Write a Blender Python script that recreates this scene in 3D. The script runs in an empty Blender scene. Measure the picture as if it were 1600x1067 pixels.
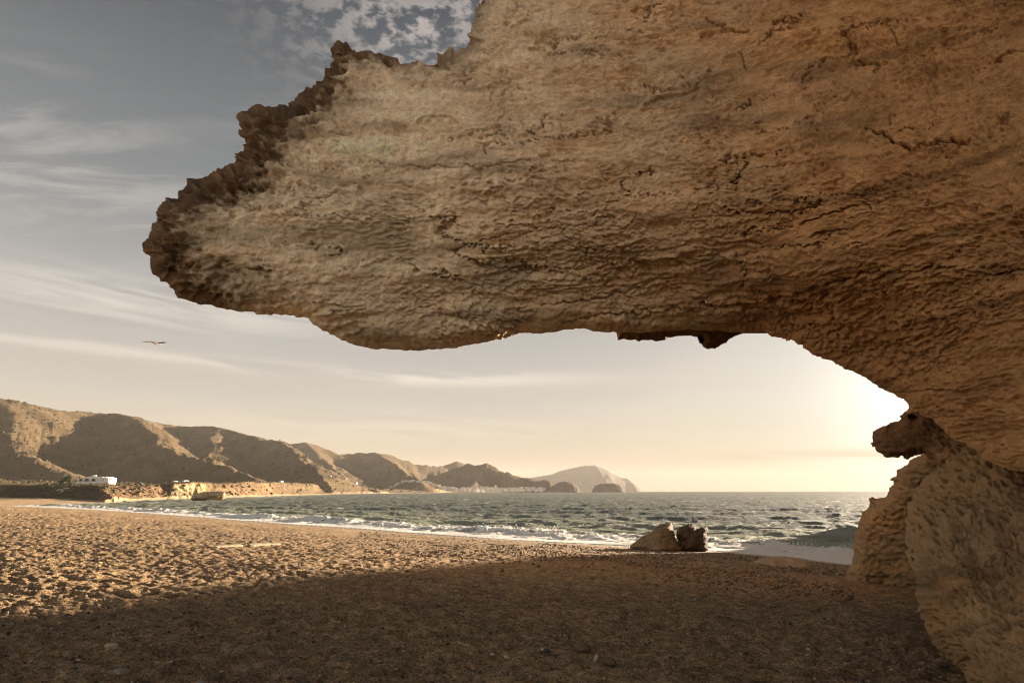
import bpy, bmesh, math, random
import numpy as np
from mathutils import Vector, Matrix
from mathutils.geometry import tessellate_polygon

# ------------------------------------------------------------------ camera, light, exposure
S = bpy.context.scene
COL = S.collection
R = math.radians
F = 1600 * 20 / 36.0
PITCH = math.atan(233.5 / F)
CAMZ = 1.65
SEA = -2.6
cam = bpy.data.cameras.new('camera'); camo = bpy.data.objects.new('camera', cam); COL.objects.link(camo)
cam.lens = 20; cam.sensor_width = 36; cam.clip_start = 0.1; cam.clip_end = 60000
camo.location = (0, 0, CAMZ); camo.rotation_euler = (math.pi / 2 + PITCH, 0, 0)
S.camera = camo
SUN_AZ, SUN_EL = R(43), R(6.5)
SUN = np.array([math.sin(SUN_AZ) * math.cos(SUN_EL), math.cos(SUN_AZ) * math.cos(SUN_EL), math.sin(SUN_EL)])
sl = bpy.data.lights.new('sun', 'SUN'); slo = bpy.data.objects.new('sun', sl); COL.objects.link(slo)
sl.energy = 5.0; sl.angle = R(0.5); sl.color = (1.0, 0.81, 0.60)
slo.rotation_euler = Vector(SUN).to_track_quat('Z', 'Y').to_euler()
S.view_settings.view_transform = 'Standard'; S.view_settings.look = 'None'
S.view_settings.exposure = 2.52; S.view_settings.gamma = 1.0; S.view_settings.use_curve_mapping = False
S.render.engine = 'CYCLES'
S.cycles.use_denoising = True; S.cycles.filter_width = 1.0
S.cycles.max_bounces = 8; S.cycles.diffuse_bounces = 5; S.cycles.glossy_bounces = 3
S.cycles.transmission_bounces = 3; S.cycles.volume_bounces = 1
S.cycles.sample_clamp_indirect = 8
SKY_STRENGTH = 0.07


class NT:
    """small node tree helper"""
    def __init__(s, tree):
        s.t = tree; s.n = tree.nodes; s.l = tree.links
    def node(s, typ, **kw):
        n = s.n.new(typ)
        for k, v in kw.items(): setattr(n, k, v)
        return n
    def put(s, sock, v):
        if isinstance(v, bpy.types.NodeSocket): s.l.new(v, sock)
        elif v is not None: sock.default_value = v
    def m(s, op, a, b=None, c=None, clamp=False):
        n = s.node('ShaderNodeMath', operation=op, use_clamp=clamp)
        s.put(n.inputs[0], a)
        if b is not None: s.put(n.inputs[1], b)
        if c is not None: s.put(n.inputs[2], c)
        return n.outputs[0]
    def vm(s, op, a, b=None):
        n = s.node('ShaderNodeVectorMath', operation=op)
        s.put(n.inputs[0], a)
        if b is not None: s.put(n.inputs[1], b)
        return n.outputs[1] if op in ('DOT_PRODUCT', 'LENGTH') else n.outputs[0]
    def noise(s, vec, scale, detail=4, rough=0.55, dist=0.0, color=False):
        n = s.node('ShaderNodeTexNoise')
        if vec is not None: s.put(n.inputs['Vector'], vec)
        n.inputs['Scale'].default_value = scale; n.inputs['Detail'].default_value = detail
        n.inputs['Roughness'].default_value = rough; n.inputs['Distortion'].default_value = dist
        return n.outputs['Color' if color else 'Fac']
    def voro(s, vec, scale, feature='F1', out='Distance', rnd=1.0):
        n = s.node('ShaderNodeTexVoronoi', feature=feature)
        if vec is not None: s.put(n.inputs['Vector'], vec)
        n.inputs['Scale'].default_value = scale; n.inputs['Randomness'].default_value = rnd
        return n.outputs[out]
    def ramp(s, fac, stops, interp='LINEAR'):
        n = s.node('ShaderNodeValToRGB'); n.color_ramp.interpolation = interp
        e = n.color_ramp.elements
        while len(e) > 1: e.remove(e[-1])
        for i, (p, c) in enumerate(stops):
            x = e[0] if i == 0 else e.new(p)
            x.position = p; x.color = (c[0], c[1], c[2], 1) if hasattr(c, '__len__') else (c, c, c, 1)
        s.put(n.inputs[0], fac)
        return n.outputs[0]
    def mix(s, fac, a, b, mode='MIX'):
        n = s.node('ShaderNodeMix', data_type='RGBA', blend_type=mode)
        s.put(n.inputs[0], fac)
        for sock, v in ((n.inputs[6], a), (n.inputs[7], b)):
            if isinstance(v, (tuple, list)): v = (v[0], v[1], v[2], 1)
            s.put(sock, v)
        return n.outputs[2]
    def maprange(s, v, a, b, c, d, smooth=True):
        n = s.node('ShaderNodeMapRange', interpolation_type='SMOOTHSTEP' if smooth else 'LINEAR')
        s.put(n.inputs[0], v)
        for i, x in enumerate((a, b, c, d)): n.inputs[i + 1].default_value = x
        return n.outputs[0]


def make_world():
    w = bpy.data.worlds.new('World'); S.world = w; w.use_nodes = True
    t = NT(w.node_tree); w.node_tree.nodes.clear()
    out = t.node('ShaderNodeOutputWorld'); bg = t.node('ShaderNodeBackground')
    t.l.new(bg.outputs[0], out.inputs[0]); bg.inputs[1].default_value = SKY_STRENGTH
    sky = t.node('ShaderNodeTexSky', sky_type='NISHITA', sun_disc=False)
    sky.sun_elevation = SUN_EL; sky.sun_rotation = SUN_AZ
    sky.altitude = 0; sky.air_density = 1.0; sky.dust_density = 3.0; sky.ozone_density = 1.0
    tc = t.node('ShaderNodeTexCoord').outputs['Generated']
    sep = t.node('ShaderNodeSeparateXYZ'); t.l.new(tc, sep.inputs[0])
    X, Y, Z = sep.outputs
    zc = t.m('MAXIMUM', Z, 0.0)
    # soften the clear sky: thin high haze veils the blue and brightens the horizon
    hsv = t.node('ShaderNodeHueSaturation'); hsv.inputs['Saturation'].default_value = 0.55
    t.l.new(t.vm('MINIMUM', sky.outputs[0], (9.0, 9.0, 9.0)), hsv.inputs['Color'])
    veil = t.ramp(zc, [(0.0, (1.45, 1.16, 0.80)), (0.07, (1.45, 1.25, 0.94)), (0.14, (1.42, 1.32, 1.14)), (0.22, (1.22, 1.16, 1.08)), (0.31, (0.95, 0.94, 0.92)),
                       (0.45, (0.53, 0.575, 0.61)), (0.7, (0.15, 0.19, 0.235)), (1.0, (0.14, 0.175, 0.225))])
    base = t.mix(0.965, hsv.outputs[0], veil)
    # broad aureole about the sun
    cs = t.vm('DOT_PRODUCT', tc, (float(SUN[0]), float(SUN[1]), float(SUN[2])))
    ph = t.m('ADD', 1.0, t.m('MULTIPLY', t.m('POWER', t.m('MAXIMUM', t.m('MULTIPLY', cs, -1.0), 0.0), 1.2), 1.9))   # sky boosted opposite the sun, out of view, to lift light on the rock
    g1 = t.m('POWER', t.m('MAXIMUM', cs, 0.0), 20.0)
    g2 = t.m('POWER', t.m('MAXIMUM', cs, 0.0), 85.0)
    base = t.mix(1.0, base, t.mix(g1, (0, 0, 0), (0.62, 0.62, 0.55)), 'ADD')
    base = t.mix(1.0, base, t.mix(g2, (0, 0, 0), (3.9, 3.7, 2.9)), 'ADD')
    # clouds: plane projection
    inv = t.m('DIVIDE', 1.0, t.m('ADD', zc, 0.06))
    cx = t.m('MULTIPLY', X, inv); cy = t.m('MULTIPLY', Y, inv)
    def comb(a, b, c=0.0):
        n = t.node('ShaderNodeCombineXYZ'); t.put(n.inputs[0], a); t.put(n.inputs[1], b); t.put(n.inputs[2], c); return n.outputs[0]
    P = comb(cx, cy)
    az = t.m('ARCTAN2', X, Y)                      # 0 forward, + right
    el = t.m('ARCSINE', Z)
    def blob(a0, e0, wa, we):
        u = t.m('DIVIDE', t.m('SUBTRACT', az, R(a0)), R(wa)); v = t.m('DIVIDE', t.m('SUBTRACT', el, R(e0)), R(we))
        d = t.m('ADD', t.m('MULTIPLY', u, u), t.m('MULTIPLY', v, v))
        return t.m('POWER', 2.718, t.m('MULTIPLY', d, -1.0))
    # dappled high cloud
    pf = t.noise(P, 25.0, 5, 0.6, 0.0)
    pm = t.noise(P, 2.6, 3, 0.5)
    dap = t.m('MULTIPLY', t.maprange(pf, 0.43, 0.60, 0, 1), t.maprange(pm, 0.34, 0.54, 0.45, 1))
    bl = t.m('ADD', blob(-11, 45, 13, 8), t.m('MULTIPLY', blob(-20, 70, 60, 14), 0.5))
    bl = t.m('ADD', bl, t.m('MULTIPLY', blob(180, 42, 80, 22), 0.9), clamp=True)  # cloud behind the view, added to light the rock face
    dap = t.m('MULTIPLY', dap, bl)
    # wisps: stretched noise, tilted
    mp = t.node('ShaderNodeMapping'); mp.inputs['Rotation'].default_value = (0, 0, R(28)); mp.inputs['Scale'].default_value = (1.1, 4.2, 1)
    t.l.new(P, mp.inputs[0])
    wn = t.noise(mp.outputs[0], 1.5, 7, 0.6, 0.7)
    ws = t.maprange(wn, 0.47, 0.66, 0, 1)
    wb = t.m('ADD', blob(-42, 25, 13, 6), t.m('MULTIPLY', blob(-24, 33, 7, 3), 0.45))
    wb = t.m('ADD', wb, t.m('MULTIPLY', blob(-100, 30, 30, 9), 0.8))
    wb = t.m('ADD', wb, t.m('MULTIPLY', blob(175, 25, 75, 12), 1.0), clamp=True)  # unseen wisps behind the camera, added as fill for the rock
    ws = t.m('MULTIPLY', ws, wb)
    # low bands
    E = comb(t.m('MULTIPLY', az, 2.2), t.m('ADD', t.m('MULTIPLY', el, 24.0), t.m('MULTIPLY', az, 1.2)))
    bn = t.noise(E, 1.7, 6, 0.55, 0.4)
    bb = t.m('ADD', t.m('MULTIPLY', blob(-34, 15.6, 15, 1.7), 1.0), t.m('MULTIPLY', blob(-8, 10.9, 15, 0.75), 0.95))
    bb = t.m('ADD', bb, t.m('MULTIPLY', blob(-34, 11.3, 20, 0.5), 0.6))
    bb = t.m('ADD', bb, t.m('MULTIPLY', blob(-12, 6.0, 26, 1.6), 0.35))
    bb = t.m('ADD', bb, t.m('MULTIPLY', blob(120, 12, 60, 2.5), 0.7), clamp=True)
    bs = t.m('MULTIPLY', t.maprange(bn, 0.34, 0.62, 0, 1), bb)
    ccol = t.ramp(zc, [(0.0, (2.6, 2.2, 1.6)), (0.2, (2.1, 1.9, 1.65)), (0.3, (1.7, 1.6, 1.45)), (0.5, (1.3, 1.24, 1.18)), (0.7, (1.35, 1.2, 1.12)), (1, (1.2, 1.1, 1.05))])
    cl = t.m('ADD', t.m('MULTIPLY', dap, 0.85), t.m('MULTIPLY', ws, 0.5))
    cl = t.m('ADD', cl, t.m('MULTIPLY', bs, 0.95), clamp=True)
    base = t.mix(cl, base, ccol)
    # warm cloud bar low by the sun
    sb = t.m('MULTIPLY', blob(30, 2.9, 13, 0.55), t.maprange(t.noise(E, 2.3, 4, 0.5), 0.3, 0.6, 0, 1))
    base = t.mix(t.m('MULTIPLY', sb, 0.55), base, (1.1, 0.88, 0.58))
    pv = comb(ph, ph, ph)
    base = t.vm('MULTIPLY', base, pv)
    t.l.new(base, bg.inputs[0])


make_world()

# ------------------------------------------------------------------ helpers
def ray(px, py):
    px = np.asarray(px, float); py = np.asarray(py, float)
    a = (px - 800) / F; b = -(py - 533.5) / F
    cp, sp = math.cos(PITCH), math.sin(PITCH)
    return a, cp - b * sp, sp + b * cp


def at(px, py, Y):
    a, dy, dz = ray(px, py)
    k = np.asarray(Y, float) / dy
    return np.stack([a * k, dy * k, CAMZ + dz * k], -1)


DYH = ray(800, 767)[1]


def px_at(px, Y):            # x of a pixel column at horizon level, distance Y
    return (np.asarray(px, float) - 800) / F * np.asarray(Y, float) / DYH


def to_px(x, y, z):
    cp, sp = math.cos(PITCH), math.sin(PITCH)
    z = z - CAMZ
    d = y * cp + z * sp; u = -y * sp + z * cp
    return 800 + x / d * F, 533.5 - u / d * F


def hsh(ix, iy, iz, seed):
    h = (ix.astype(np.uint32) * np.uint32(374761393) + iy.astype(np.uint32) * np.uint32(668265263)
         + iz.astype(np.uint32) * np.uint32(2246822519) + np.uint32((seed * 3266489917) & 0xffffffff))
    h = (h ^ (h >> np.uint32(13))) * np.uint32(1274126177)
    h = (h ^ (h >> np.uint32(15))) * np.uint32(2246822519)
    return (h ^ (h >> np.uint32(16))).astype(np.float64) / 4294967296.0


def vn2(x, y, seed=0):
    """smooth value noise -1..1"""
    x = np.asarray(x, float); y = np.asarray(y, float)
    ix = np.floor(x).astype(np.int64); iy = np.floor(y).astype(np.int64)
    fx = x - ix; fy = y - iy
    fx = fx * fx * fx * (fx * (fx * 6 - 15) + 10); fy = fy * fy * fy * (fy * (fy * 6 - 15) + 10)
    z0 = np.zeros_like(ix)
    a = hsh(ix, iy, z0, seed); b = hsh(ix + 1, iy, z0, seed); c = hsh(ix, iy + 1, z0, seed); d = hsh(ix + 1, iy + 1, z0, seed)
    return ((a * (1 - fx) + b * fx) * (1 - fy) + (c * (1 - fx) + d * fx) * fy) * 2 - 1


def fbm(x, y, oct=4, seed=0, gain=0.5, lac=2.03):
    s = 0; a = 1; n = 0
    x = np.asarray(x, float); y = np.asarray(y, float)
    for i in range(oct):
        s = s + a * vn2(x, y, seed + i * 17); n += a
        x, y = (x * 0.8 - y * 0.6) * lac + 3.1, (x * 0.6 + y * 0.8) * lac + 1.7; a *= gain
    return s / n


def fbma(x, y, oct=4, seed=0, gain=0.5, lac=2.03):   # no rotation, keeps anisotropy
    s = 0; a = 1; n = 0
    for i in range(oct):
        s = s + a * vn2(x + i * 5.3, y + i * 9.1, seed + i * 17); n += a
        x, y = x * lac, y * lac; a *= gain
    return s / n


def worley(x, y, seed=0):
    """F1, F2 and a random value of the nearest cell"""
    ix = np.floor(x).astype(np.int64); iy = np.floor(y).astype(np.int64)
    f1 = np.full(x.shape, 9.0); f2 = np.full(x.shape, 9.0); rv = np.zeros(x.shape)
    z0 = np.zeros_like(ix)
    for dx in (-1, 0, 1):
        for dy in (-1, 0, 1):
            jx, jy = ix + dx, iy + dy
            d = np.hypot(jx + hsh(jx, jy, z0, seed) - x, jy + hsh(jx, jy, z0, seed + 1) - y)
            near = d < f1
            f2 = np.where(near, f1, np.minimum(f2, d)); f1 = np.where(near, d, f1)
            rv = np.where(near, hsh(jx, jy, z0, seed + 2), rv)
    return f1, f2, rv


def sstep(a, b, v):
    t = np.clip((v - a) / (b - a), 0, 1)
    return t * t * (3 - 2 * t)


def inside(px, py, poly):
    c = np.zeros(px.shape, bool); n = len(poly)
    for i in range(n):
        x1, y1 = poly[i]; x2, y2 = poly[(i + 1) % n]
        if y1 == y2: continue
        c ^= ((y1 > py) != (y2 > py)) & (px < (x2 - x1) * (py - y1) / (y2 - y1) + x1)
    return c


def segdist(px, py, pts, closed=True, vals=None):
    """distance to polyline, nearest point, and interpolated per-point values"""
    n = len(pts); best = np.full(px.shape, 1e18); bx = np.zeros(px.shape); by = np.zeros(px.shape)
    bv = np.zeros(px.shape) if vals is not None else None
    for i in range(n if closed else n - 1):
        x1, y1 = pts[i][:2]; x2, y2 = pts[(i + 1) % n][:2]
        dx, dy = x2 - x1, y2 - y1; L = dx * dx + dy * dy + 1e-12
        t = np.clip(((px - x1) * dx + (py - y1) * dy) / L, 0, 1)
        qx = x1 + t * dx; qy = y1 + t * dy
        d = (px - qx) ** 2 + (py - qy) ** 2
        m = d < best
        best = np.where(m, d, best); bx = np.where(m, qx, bx); by = np.where(m, qy, by)
        if vals is not None: bv = np.where(m, vals[i] + t * (vals[(i + 1) % n] - vals[i]), bv)
    return np.sqrt(best), bx, by, bv


class TPS:
    def __init__(s, pts):
        p = np.array(pts, float); s.p = p[:, :2] / 400.0; n = len(p)
        K = s.k(s.p[:, None, :] - s.p[None, :, :]) + np.eye(n) * 0.002
        A = np.zeros((n + 3, n + 3)); A[:n, :n] = K; A[:n, n] = 1; A[:n, n + 1:] = s.p; A[n, :n] = 1; A[n + 1:, :n] = s.p.T
        s.w = np.linalg.solve(A, np.concatenate([p[:, 2], [0, 0, 0]]))
    @staticmethod
    def k(d):
        r2 = (d ** 2).sum(-1); return np.where(r2 > 0, 0.5 * r2 * np.log(r2 + 1e-20), 0)
    def __call__(s, x, y):
        x = x / 400.0; y = y / 400.0; n = len(s.p)
        o = s.w[n] + s.w[n + 1] * x + s.w[n + 2] * y
        for i in range(n):
            r2 = (x - s.p[i, 0]) ** 2 + (y - s.p[i, 1]) ** 2
            o = o + s.w[i] * 0.5 * r2 * np.log(r2 + 1e-20)
        return o


def np_mesh(name, V, Q, mat, parent=None, attrs=None, smooth=True):
    me = bpy.data.meshes.new(name)
    V = np.asarray(V, np.float32); Q = np.asarray(Q, np.int32)
    k = Q.shape[1]
    me.vertices.add(len(V)); me.vertices.foreach_set('co', V.ravel())
    me.loops.add(Q.size); me.loops.foreach_set('vertex_index', Q.ravel())
    me.polygons.add(len(Q)); me.polygons.foreach_set('loop_start', np.arange(0, Q.size, k, dtype=np.int32))
    me.polygons.foreach_set('loop_total', np.full(len(Q), k, np.int32))
    me.update(calc_edges=True)
    if smooth: me.polygons.foreach_set('use_smooth', np.ones(len(Q), bool))
    for an, av in (attrs or {}).items():
        av = np.asarray(av, np.float32)
        if av.ndim == 2:
            a = me.attributes.new(an, 'FLOAT_COLOR', 'POINT')
            if av.shape[1] == 3: av = np.concatenate([av, np.ones((len(av), 1), np.float32)], 1)
            a.data.foreach_set('color', av.ravel())
        else:
            a = me.attributes.new(an, 'FLOAT', 'POINT'); a.data.foreach_set('value', av)
    o = bpy.data.objects.new(name, me); COL.objects.link(o)
    if mat: me.materials.append(mat)
    if parent: o.parent = parent
    return o


def normals(V, Q):
    a, b, c, d = (V[Q[:, i]] for i in range(4))
    n = np.cross(c - a, d - b)
    N = np.zeros_like(V)
    for i in range(4):
        for k in range(3): N[:, k] += np.bincount(Q[:, i], n[:, k], len(V))
    return N / (np.linalg.norm(N, axis=1)[:, None] + 1e-12)


def compact(V, Q, *arrs):
    used = np.zeros(len(V), bool); used[Q.ravel()] = True
    idx = np.cumsum(used) - 1
    return (V[used], idx[Q]) + tuple(a[used] for a in arrs)


def grid_quads(nr, nc, keep=None):
    i = np.arange(nr * nc).reshape(nr, nc)
    q = np.stack([i[:-1, :-1], i[:-1, 1:], i[1:, 1:], i[1:, :-1]], -1).reshape(-1, 4)
    return q if keep is None else q[keep.ravel()]


def tag(o, label=None, cat=None, group=None, kind=None):
    if label: o['label'] = label
    if cat: o['category'] = cat
    if group: o['group'] = group
    if kind: o['kind'] = kind
    return o


def empty(name, loc, rz=0, **kw):
    o = bpy.data.objects.new(name, None); COL.objects.link(o)
    o.location = loc; o.rotation_euler = (0, 0, rz); o.empty_display_size = 0.2
    return tag(o, **kw)


def sheet(name, polys, depth, xs, ys, Rpx, Rm, disp, mat, parent=None, thick=3.0, Rb=200., color=None, backcell=14, inset=None):
    """rock skin: traced outline, own depth, rounded edge, displaced along its normal, closed by a back skin"""
    outer = polys[0]
    def build(xs, ys, inset=0.0):
        gx, gy = np.meshgrid(xs, ys); sh = gx.shape
        gx = gx.ravel(); gy = gy.ravel()
        ins = inside(gx, gy, outer)
        for h in polys[1:]: ins &= ~inside(gx, gy, h)
        i2 = ins.reshape(sh)
        cell = i2[:-1, :-1] | i2[:-1, 1:] | i2[1:, 1:] | i2[1:, :-1]
        Q = grid_quads(sh[0], sh[1], cell)
        P = np.stack([gx, gy, ins.astype(float)], -1)
        P, Q = compact(P, Q)
        gx, gy, ins = P[:, 0].copy(), P[:, 1].copy(), P[:, 2] > .5
        d, bx, by, _ = segdist(gx, gy, outer)
        for h in polys[1:]:
            d2, bx2, by2, _ = segdist(gx, gy, h); m = d2 < d
            d = np.where(m, d2, d); bx = np.where(m, bx2, bx); by = np.where(m, by2, by)
        L = np.hypot(bx - gx, by - gy) + 1e-9
        sx = bx + (bx - gx) / L * inset; sy = by + (by - gy) / L * inset
        gx = np.where(ins, gx, sx); gy = np.where(ins, gy, sy); d = np.where(ins, d, 0)
        return gx, gy, d, Q
    gx, gy, d, Q = build(xs, ys)
    D = depth(gx, gy)
    Y = D + Rm * (1 - np.clip(d / Rpx, 0, 1)) ** 2.2
    V = at(gx, gy, Y)
    N = -normals(V, Q)
    V0 = V.copy()
    V = V + N * disp(gx, gy, d, V0, D)[:, None]
    at_ = {}
    if color: at_['Col'] = color(gx, gy, d, V)
    # back skin, coarser
    bx_, by_, bd, BQ = build(np.arange(xs[0], xs[-1] + backcell, backcell), np.arange(ys[0], ys[-1] + backcell, backcell), inset or Rpx * 0.4)
    BD = depth(bx_, by_)
    BY = BD + Rm + thick * np.sqrt(np.clip(1 - (1 - np.clip(bd / Rb, 0, 1)) ** 2, 0, 1)) + 0.02
    BV = at(bx_, by_, BY)
    if color: at_['Col'] = np.concatenate([at_['Col'], color(bx_, by_, bd, BV)])
    V = np.concatenate([V, BV]); Q = np.concatenate([Q, BQ[:, ::-1] + len(gx)])
    return np_mesh(name, V, Q, mat, parent, at_)


def lines(a, b, step, lo=None, hi=None, grow=1.12):
    """dense a..b with spacing growing outwards to lo / hi"""
    v = list(np.arange(a, b + 1e-6, step)); s = step; x = a; pre = []
    while lo is not None and x > lo:
        s *= grow; x -= s; pre.append(x)
    s = step; x = v[-1]; post = []
    while hi is not None and x < hi:
        s *= grow; x += s; post.append(x)
    return np.array(pre[::-1] + v + post)


def mat(name):
    m = bpy.data.materials.new(name); m.use_nodes = True
    t = NT(m.node_tree); b = m.node_tree.nodes['Principled BSDF']
    return m, t, b


def bumped(t, b, h, strength, dist):
    n = t.node('ShaderNodeBump'); n.inputs['Strength'].default_value = strength; n.inputs['Distance'].default_value = dist
    t.put(n.inputs['Height'], h); t.l.new(n.outputs[0], b.inputs['Normal']); return n


def attr(t, name, out='Color'):
    return t.node('ShaderNodeAttribute', attribute_name=name).outputs[out]


def simple(name, col, rough=0.8, var=0.15, scale=3.0):
    m, t, b = mat(name)
    oc = t.node('ShaderNodeTexCoord').outputs['Object']
    n = t.noise(oc, scale, 5, 0.6)
    c = t.mix(t.maprange(n, 0.3, 0.7, 0, 1), tuple(x * (1 - var) for x in col), tuple(min(1, x * (1 + var)) for x in col))
    t.l.new(c, b.inputs['Base Color']); b.inputs['Roughness'].default_value = rough
    if rough > 0.5: b.inputs['Specular IOR Level'].default_value = 0.15
    return m


# ------------------------------------------------------------------ materials
def rock_material(name, pit=1.0):
    m, t, b = mat(name)
    col = attr(t, 'Col'); oc = t.node('ShaderNodeTexCoord').outputs['Object']
    n1 = t.noise(oc, 7, 6, 0.7); n2 = t.noise(oc, 38, 5, 0.8)
    g = t.m('ADD', t.m('MULTIPLY', t.m('SUBTRACT', n1, 0.5), 1.3), t.m('MULTIPLY', t.m('SUBTRACT', n2, 0.5), 1.4))
    k = t.m('ADD', 1.0, g)
    c = t.vm('MULTIPLY', col, t.node('ShaderNodeCombineXYZ').outputs[0])
    cb = t.node('ShaderNodeCombineXYZ')
    for i in range(3): t.put(cb.inputs[i], k)
    c = t.vm('MULTIPLY', col, cb.outputs[0])
    t.l.new(c, b.inputs['Base Color']); b.inputs['Roughness'].default_value = 0.92
    b.inputs['Specular IOR Level'].default_value = 0.15
    v = t.voro(oc, 16, 'F1'); pits = t.maprange(v, 0.06, 0.34, 0, 1)
    msk = t.maprange(t.noise(oc, 2.3, 2, 0.5), 0.46, 0.6, 0, 1)
    h = t.m('ADD', t.m('MULTIPLY', n1, 0.6), t.m('MULTIPLY', n2, 0.28))
    h = t.m('ADD', h, t.m('MULTIPLY', t.noise(oc, 150, 3, 0.6), 0.10))
    h = t.m('ADD', h, t.m('MULTIPLY', t.m('MULTIPLY', pits, msk), 0.32 * pit))
    bumped(t, b, h, 1.0, 0.07)
    return m


M_rock = rock_material('sandstone')


def sand_material():
    m, t, b = mat('beach_sand')
    oc = t.node('ShaderNodeTexCoord').outputs['Object']
    col = attr(t, 'Col')
    n1 = t.noise(oc, 5, 5, 0.6); n2 = t.noise(oc, 70, 4, 0.75); v = t.voro(oc, 55, 'F1', 'Color')
    sp = t.node('ShaderNodeSeparateXYZ'); t.l.new(v, sp.inputs[0])
    fleck = t.maprange(sp.outputs[0], 0.90, 0.97, 0, 1)
    dark = t.maprange(sp.outputs[1], 0.80, 0.9, 0, 1)
    cb = t.node('ShaderNodeCombineXYZ')
    n3 = t.noise(oc, 16, 4, 0.7)
    k = t.m('MULTIPLY', t.maprange(n1, 0.33, 0.67, 0.62, 1.4, False), t.m('MULTIPLY', t.maprange(n2, 0.3, 0.7, 0.6, 1.45, False), t.maprange(n3, 0.35, 0.65, 0.6, 1.5, False)))
    for i in range(3): t.put(cb.inputs[i], k)
    c = t.vm('MULTIPLY', col, cb.outputs[0])
    c = t.mix(t.m('MULTIPLY', fleck, 0.75), c, (0.48, 0.38, 0.26))
    c = t.mix(t.m('MULTIPLY', dark, 0.6), c, (0.03, 0.022, 0.016))
    t.l.new(c, b.inputs['Base Color']); t.l.new(t.maprange(attr(t, 'Wet', 'Fac'), 0, 0.8, 0.9, 0.28), b.inputs['Roughness'])
    b.inputs['Specular IOR Level'].default_value = 0.25
    vd = t.voro(oc, 55, 'F1'); vd2 = t.voro(oc, 18, 'F1')
    h = t.m('ADD', t.m('MULTIPLY', n2, 0.5), t.m('MULTIPLY', t.m('SUBTRACT', 1.0, vd), 0.35))
    h = t.m('ADD', h, t.m('MULTIPLY', t.m('SUBTRACT', 1.0, vd2), 0.5))
    h = t.m('ADD', h, t.m('ADD', t.m('MULTIPLY', n1, 1.2), t.m('MULTIPLY', n3, 1.4)))
    bumped(t, b, h, 1.0, 0.085)
    return m


M_sand = sand_material()


def hill_material():
    m, t, b = mat('dry_hillside')
    oc = t.node('ShaderNodeTexCoord').outputs['Object']
    col = attr(t, 'Col')
    n1 = t.noise(oc, 0.035, 6, 0.65); n2 = t.noise(oc, 0.22, 5, 0.7)
    k = t.m('ADD', 0.2, t.m('ADD', t.m('MULTIPLY', n1, 0.8), t.m('MULTIPLY', n2, 0.8)))
    cb = t.node('ShaderNodeCombineXYZ')
    for i in range(3): t.put(cb.inputs[i], k)
    c = t.vm('MULTIPLY', col, cb.outputs[0])
    sc = t.maprange(t.noise(oc, 0.28, 4, 0.75), 0.50, 0.62, 0, 0.75)
    c = t.mix(sc, c, (0.07, 0.058, 0.032))
    t.l.new(c, b.inputs['Base Color']); b.inputs['Roughness'].default_value = 0.95; b.inputs['Specular IOR Level'].default_value = 0.1
    h = t.m('ADD', t.m('MULTIPLY', n2, 1.0), t.m('MULTIPLY', t.noise(oc, 1.1, 3, 0.6), 0.35))
    bumped(t, b, h, 1.0, 3.2)
    return m


M_hill = hill_material()


def sea_material():
    m, t, b = mat('sea_water')
    oc = t.node('ShaderNodeTexCoord').outputs['Object']
    foam = attr(t, 'Foam', 'Fac'); shal = attr(t, 'Shallow', 'Fac')
    mp = t.node('ShaderNodeMapping'); mp.inputs['Rotation'].default_value = (0, 0, R(-20)); mp.inputs['Scale'].default_value = (0.55, 1.0, 1)
    t.l.new(oc, mp.inputs[0]); v = mp.outputs[0]
    h = t.m('ADD', t.m('MULTIPLY', t.noise(v, 0.35, 5, 0.62, 0.3), 1.0), t.m('MULTIPLY', t.noise(v, 1.6, 4, 0.6, 0.4), 0.5))
    h = t.m('ADD', h, t.m('MULTIPLY', t.noise(v, 0.07, 4, 0.6, 0.2), 1.6))
    bmp = bumped(t, b, h, 1.0, 1.7)
    c = t.mix(shal, (0.160, 0.170, 0.150), (0.28, 0.29, 0.22))
    t.l.new(c, b.inputs['Base Color']); b.inputs['Roughness'].default_value = 0.58; b.inputs['IOR'].default_value = 1.33; b.inputs['Specular IOR Level'].default_value = 0.08
    fn = t.noise(oc, 2.6, 6, 0.7); fv = t.voro(oc, 3.2, 'F1')
    fm = t.maprange(t.m('ADD', foam, t.m('MULTIPLY', t.m('SUBTRACT', t.m('ADD', fn, t.m('MULTIPLY', fv, 0.35)), 0.68), 1.2)), 0.38, 0.62, 0, 1)
    d = t.node('ShaderNodeBsdfPrincipled'); d.inputs['Roughness'].default_value = 0.8
    d.inputs['Base Color'].default_value = (0.94, 0.90, 0.83, 1)
    d.inputs['Subsurface Weight'].default_value = 0.0
    b2 = t.node('ShaderNodeBump'); b2.inputs['Strength'].default_value = 0.7; b2.inputs['Distance'].default_value = 0.35
    t.put(b2.inputs['Height'], t.noise(oc, 5, 5, 0.7)); t.l.new(b2.outputs[0], d.inputs['Normal'])
    tr = t.node('ShaderNodeBsdfTranslucent'); tr.inputs[0].default_value = (0.95, 0.94, 0.90, 1)
    fs = t.node('ShaderNodeMixShader'); fs.inputs[0].default_value = 0.15; t.l.new(b2.outputs[0], tr.inputs['Normal']); t.l.new(d.outputs[0], fs.inputs[1]); t.l.new(tr.outputs[0], fs.inputs[2]); d = fs
    ms = t.node('ShaderNodeMixShader'); t.l.new(fm, ms.inputs[0]); t.l.new(b.outputs[0], ms.inputs[1]); t.l.new(d.outputs[0], ms.inputs[2])
    t.l.new(ms.outputs[0], m.node_tree.nodes['Material Output'].inputs[0])
    return m


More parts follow.
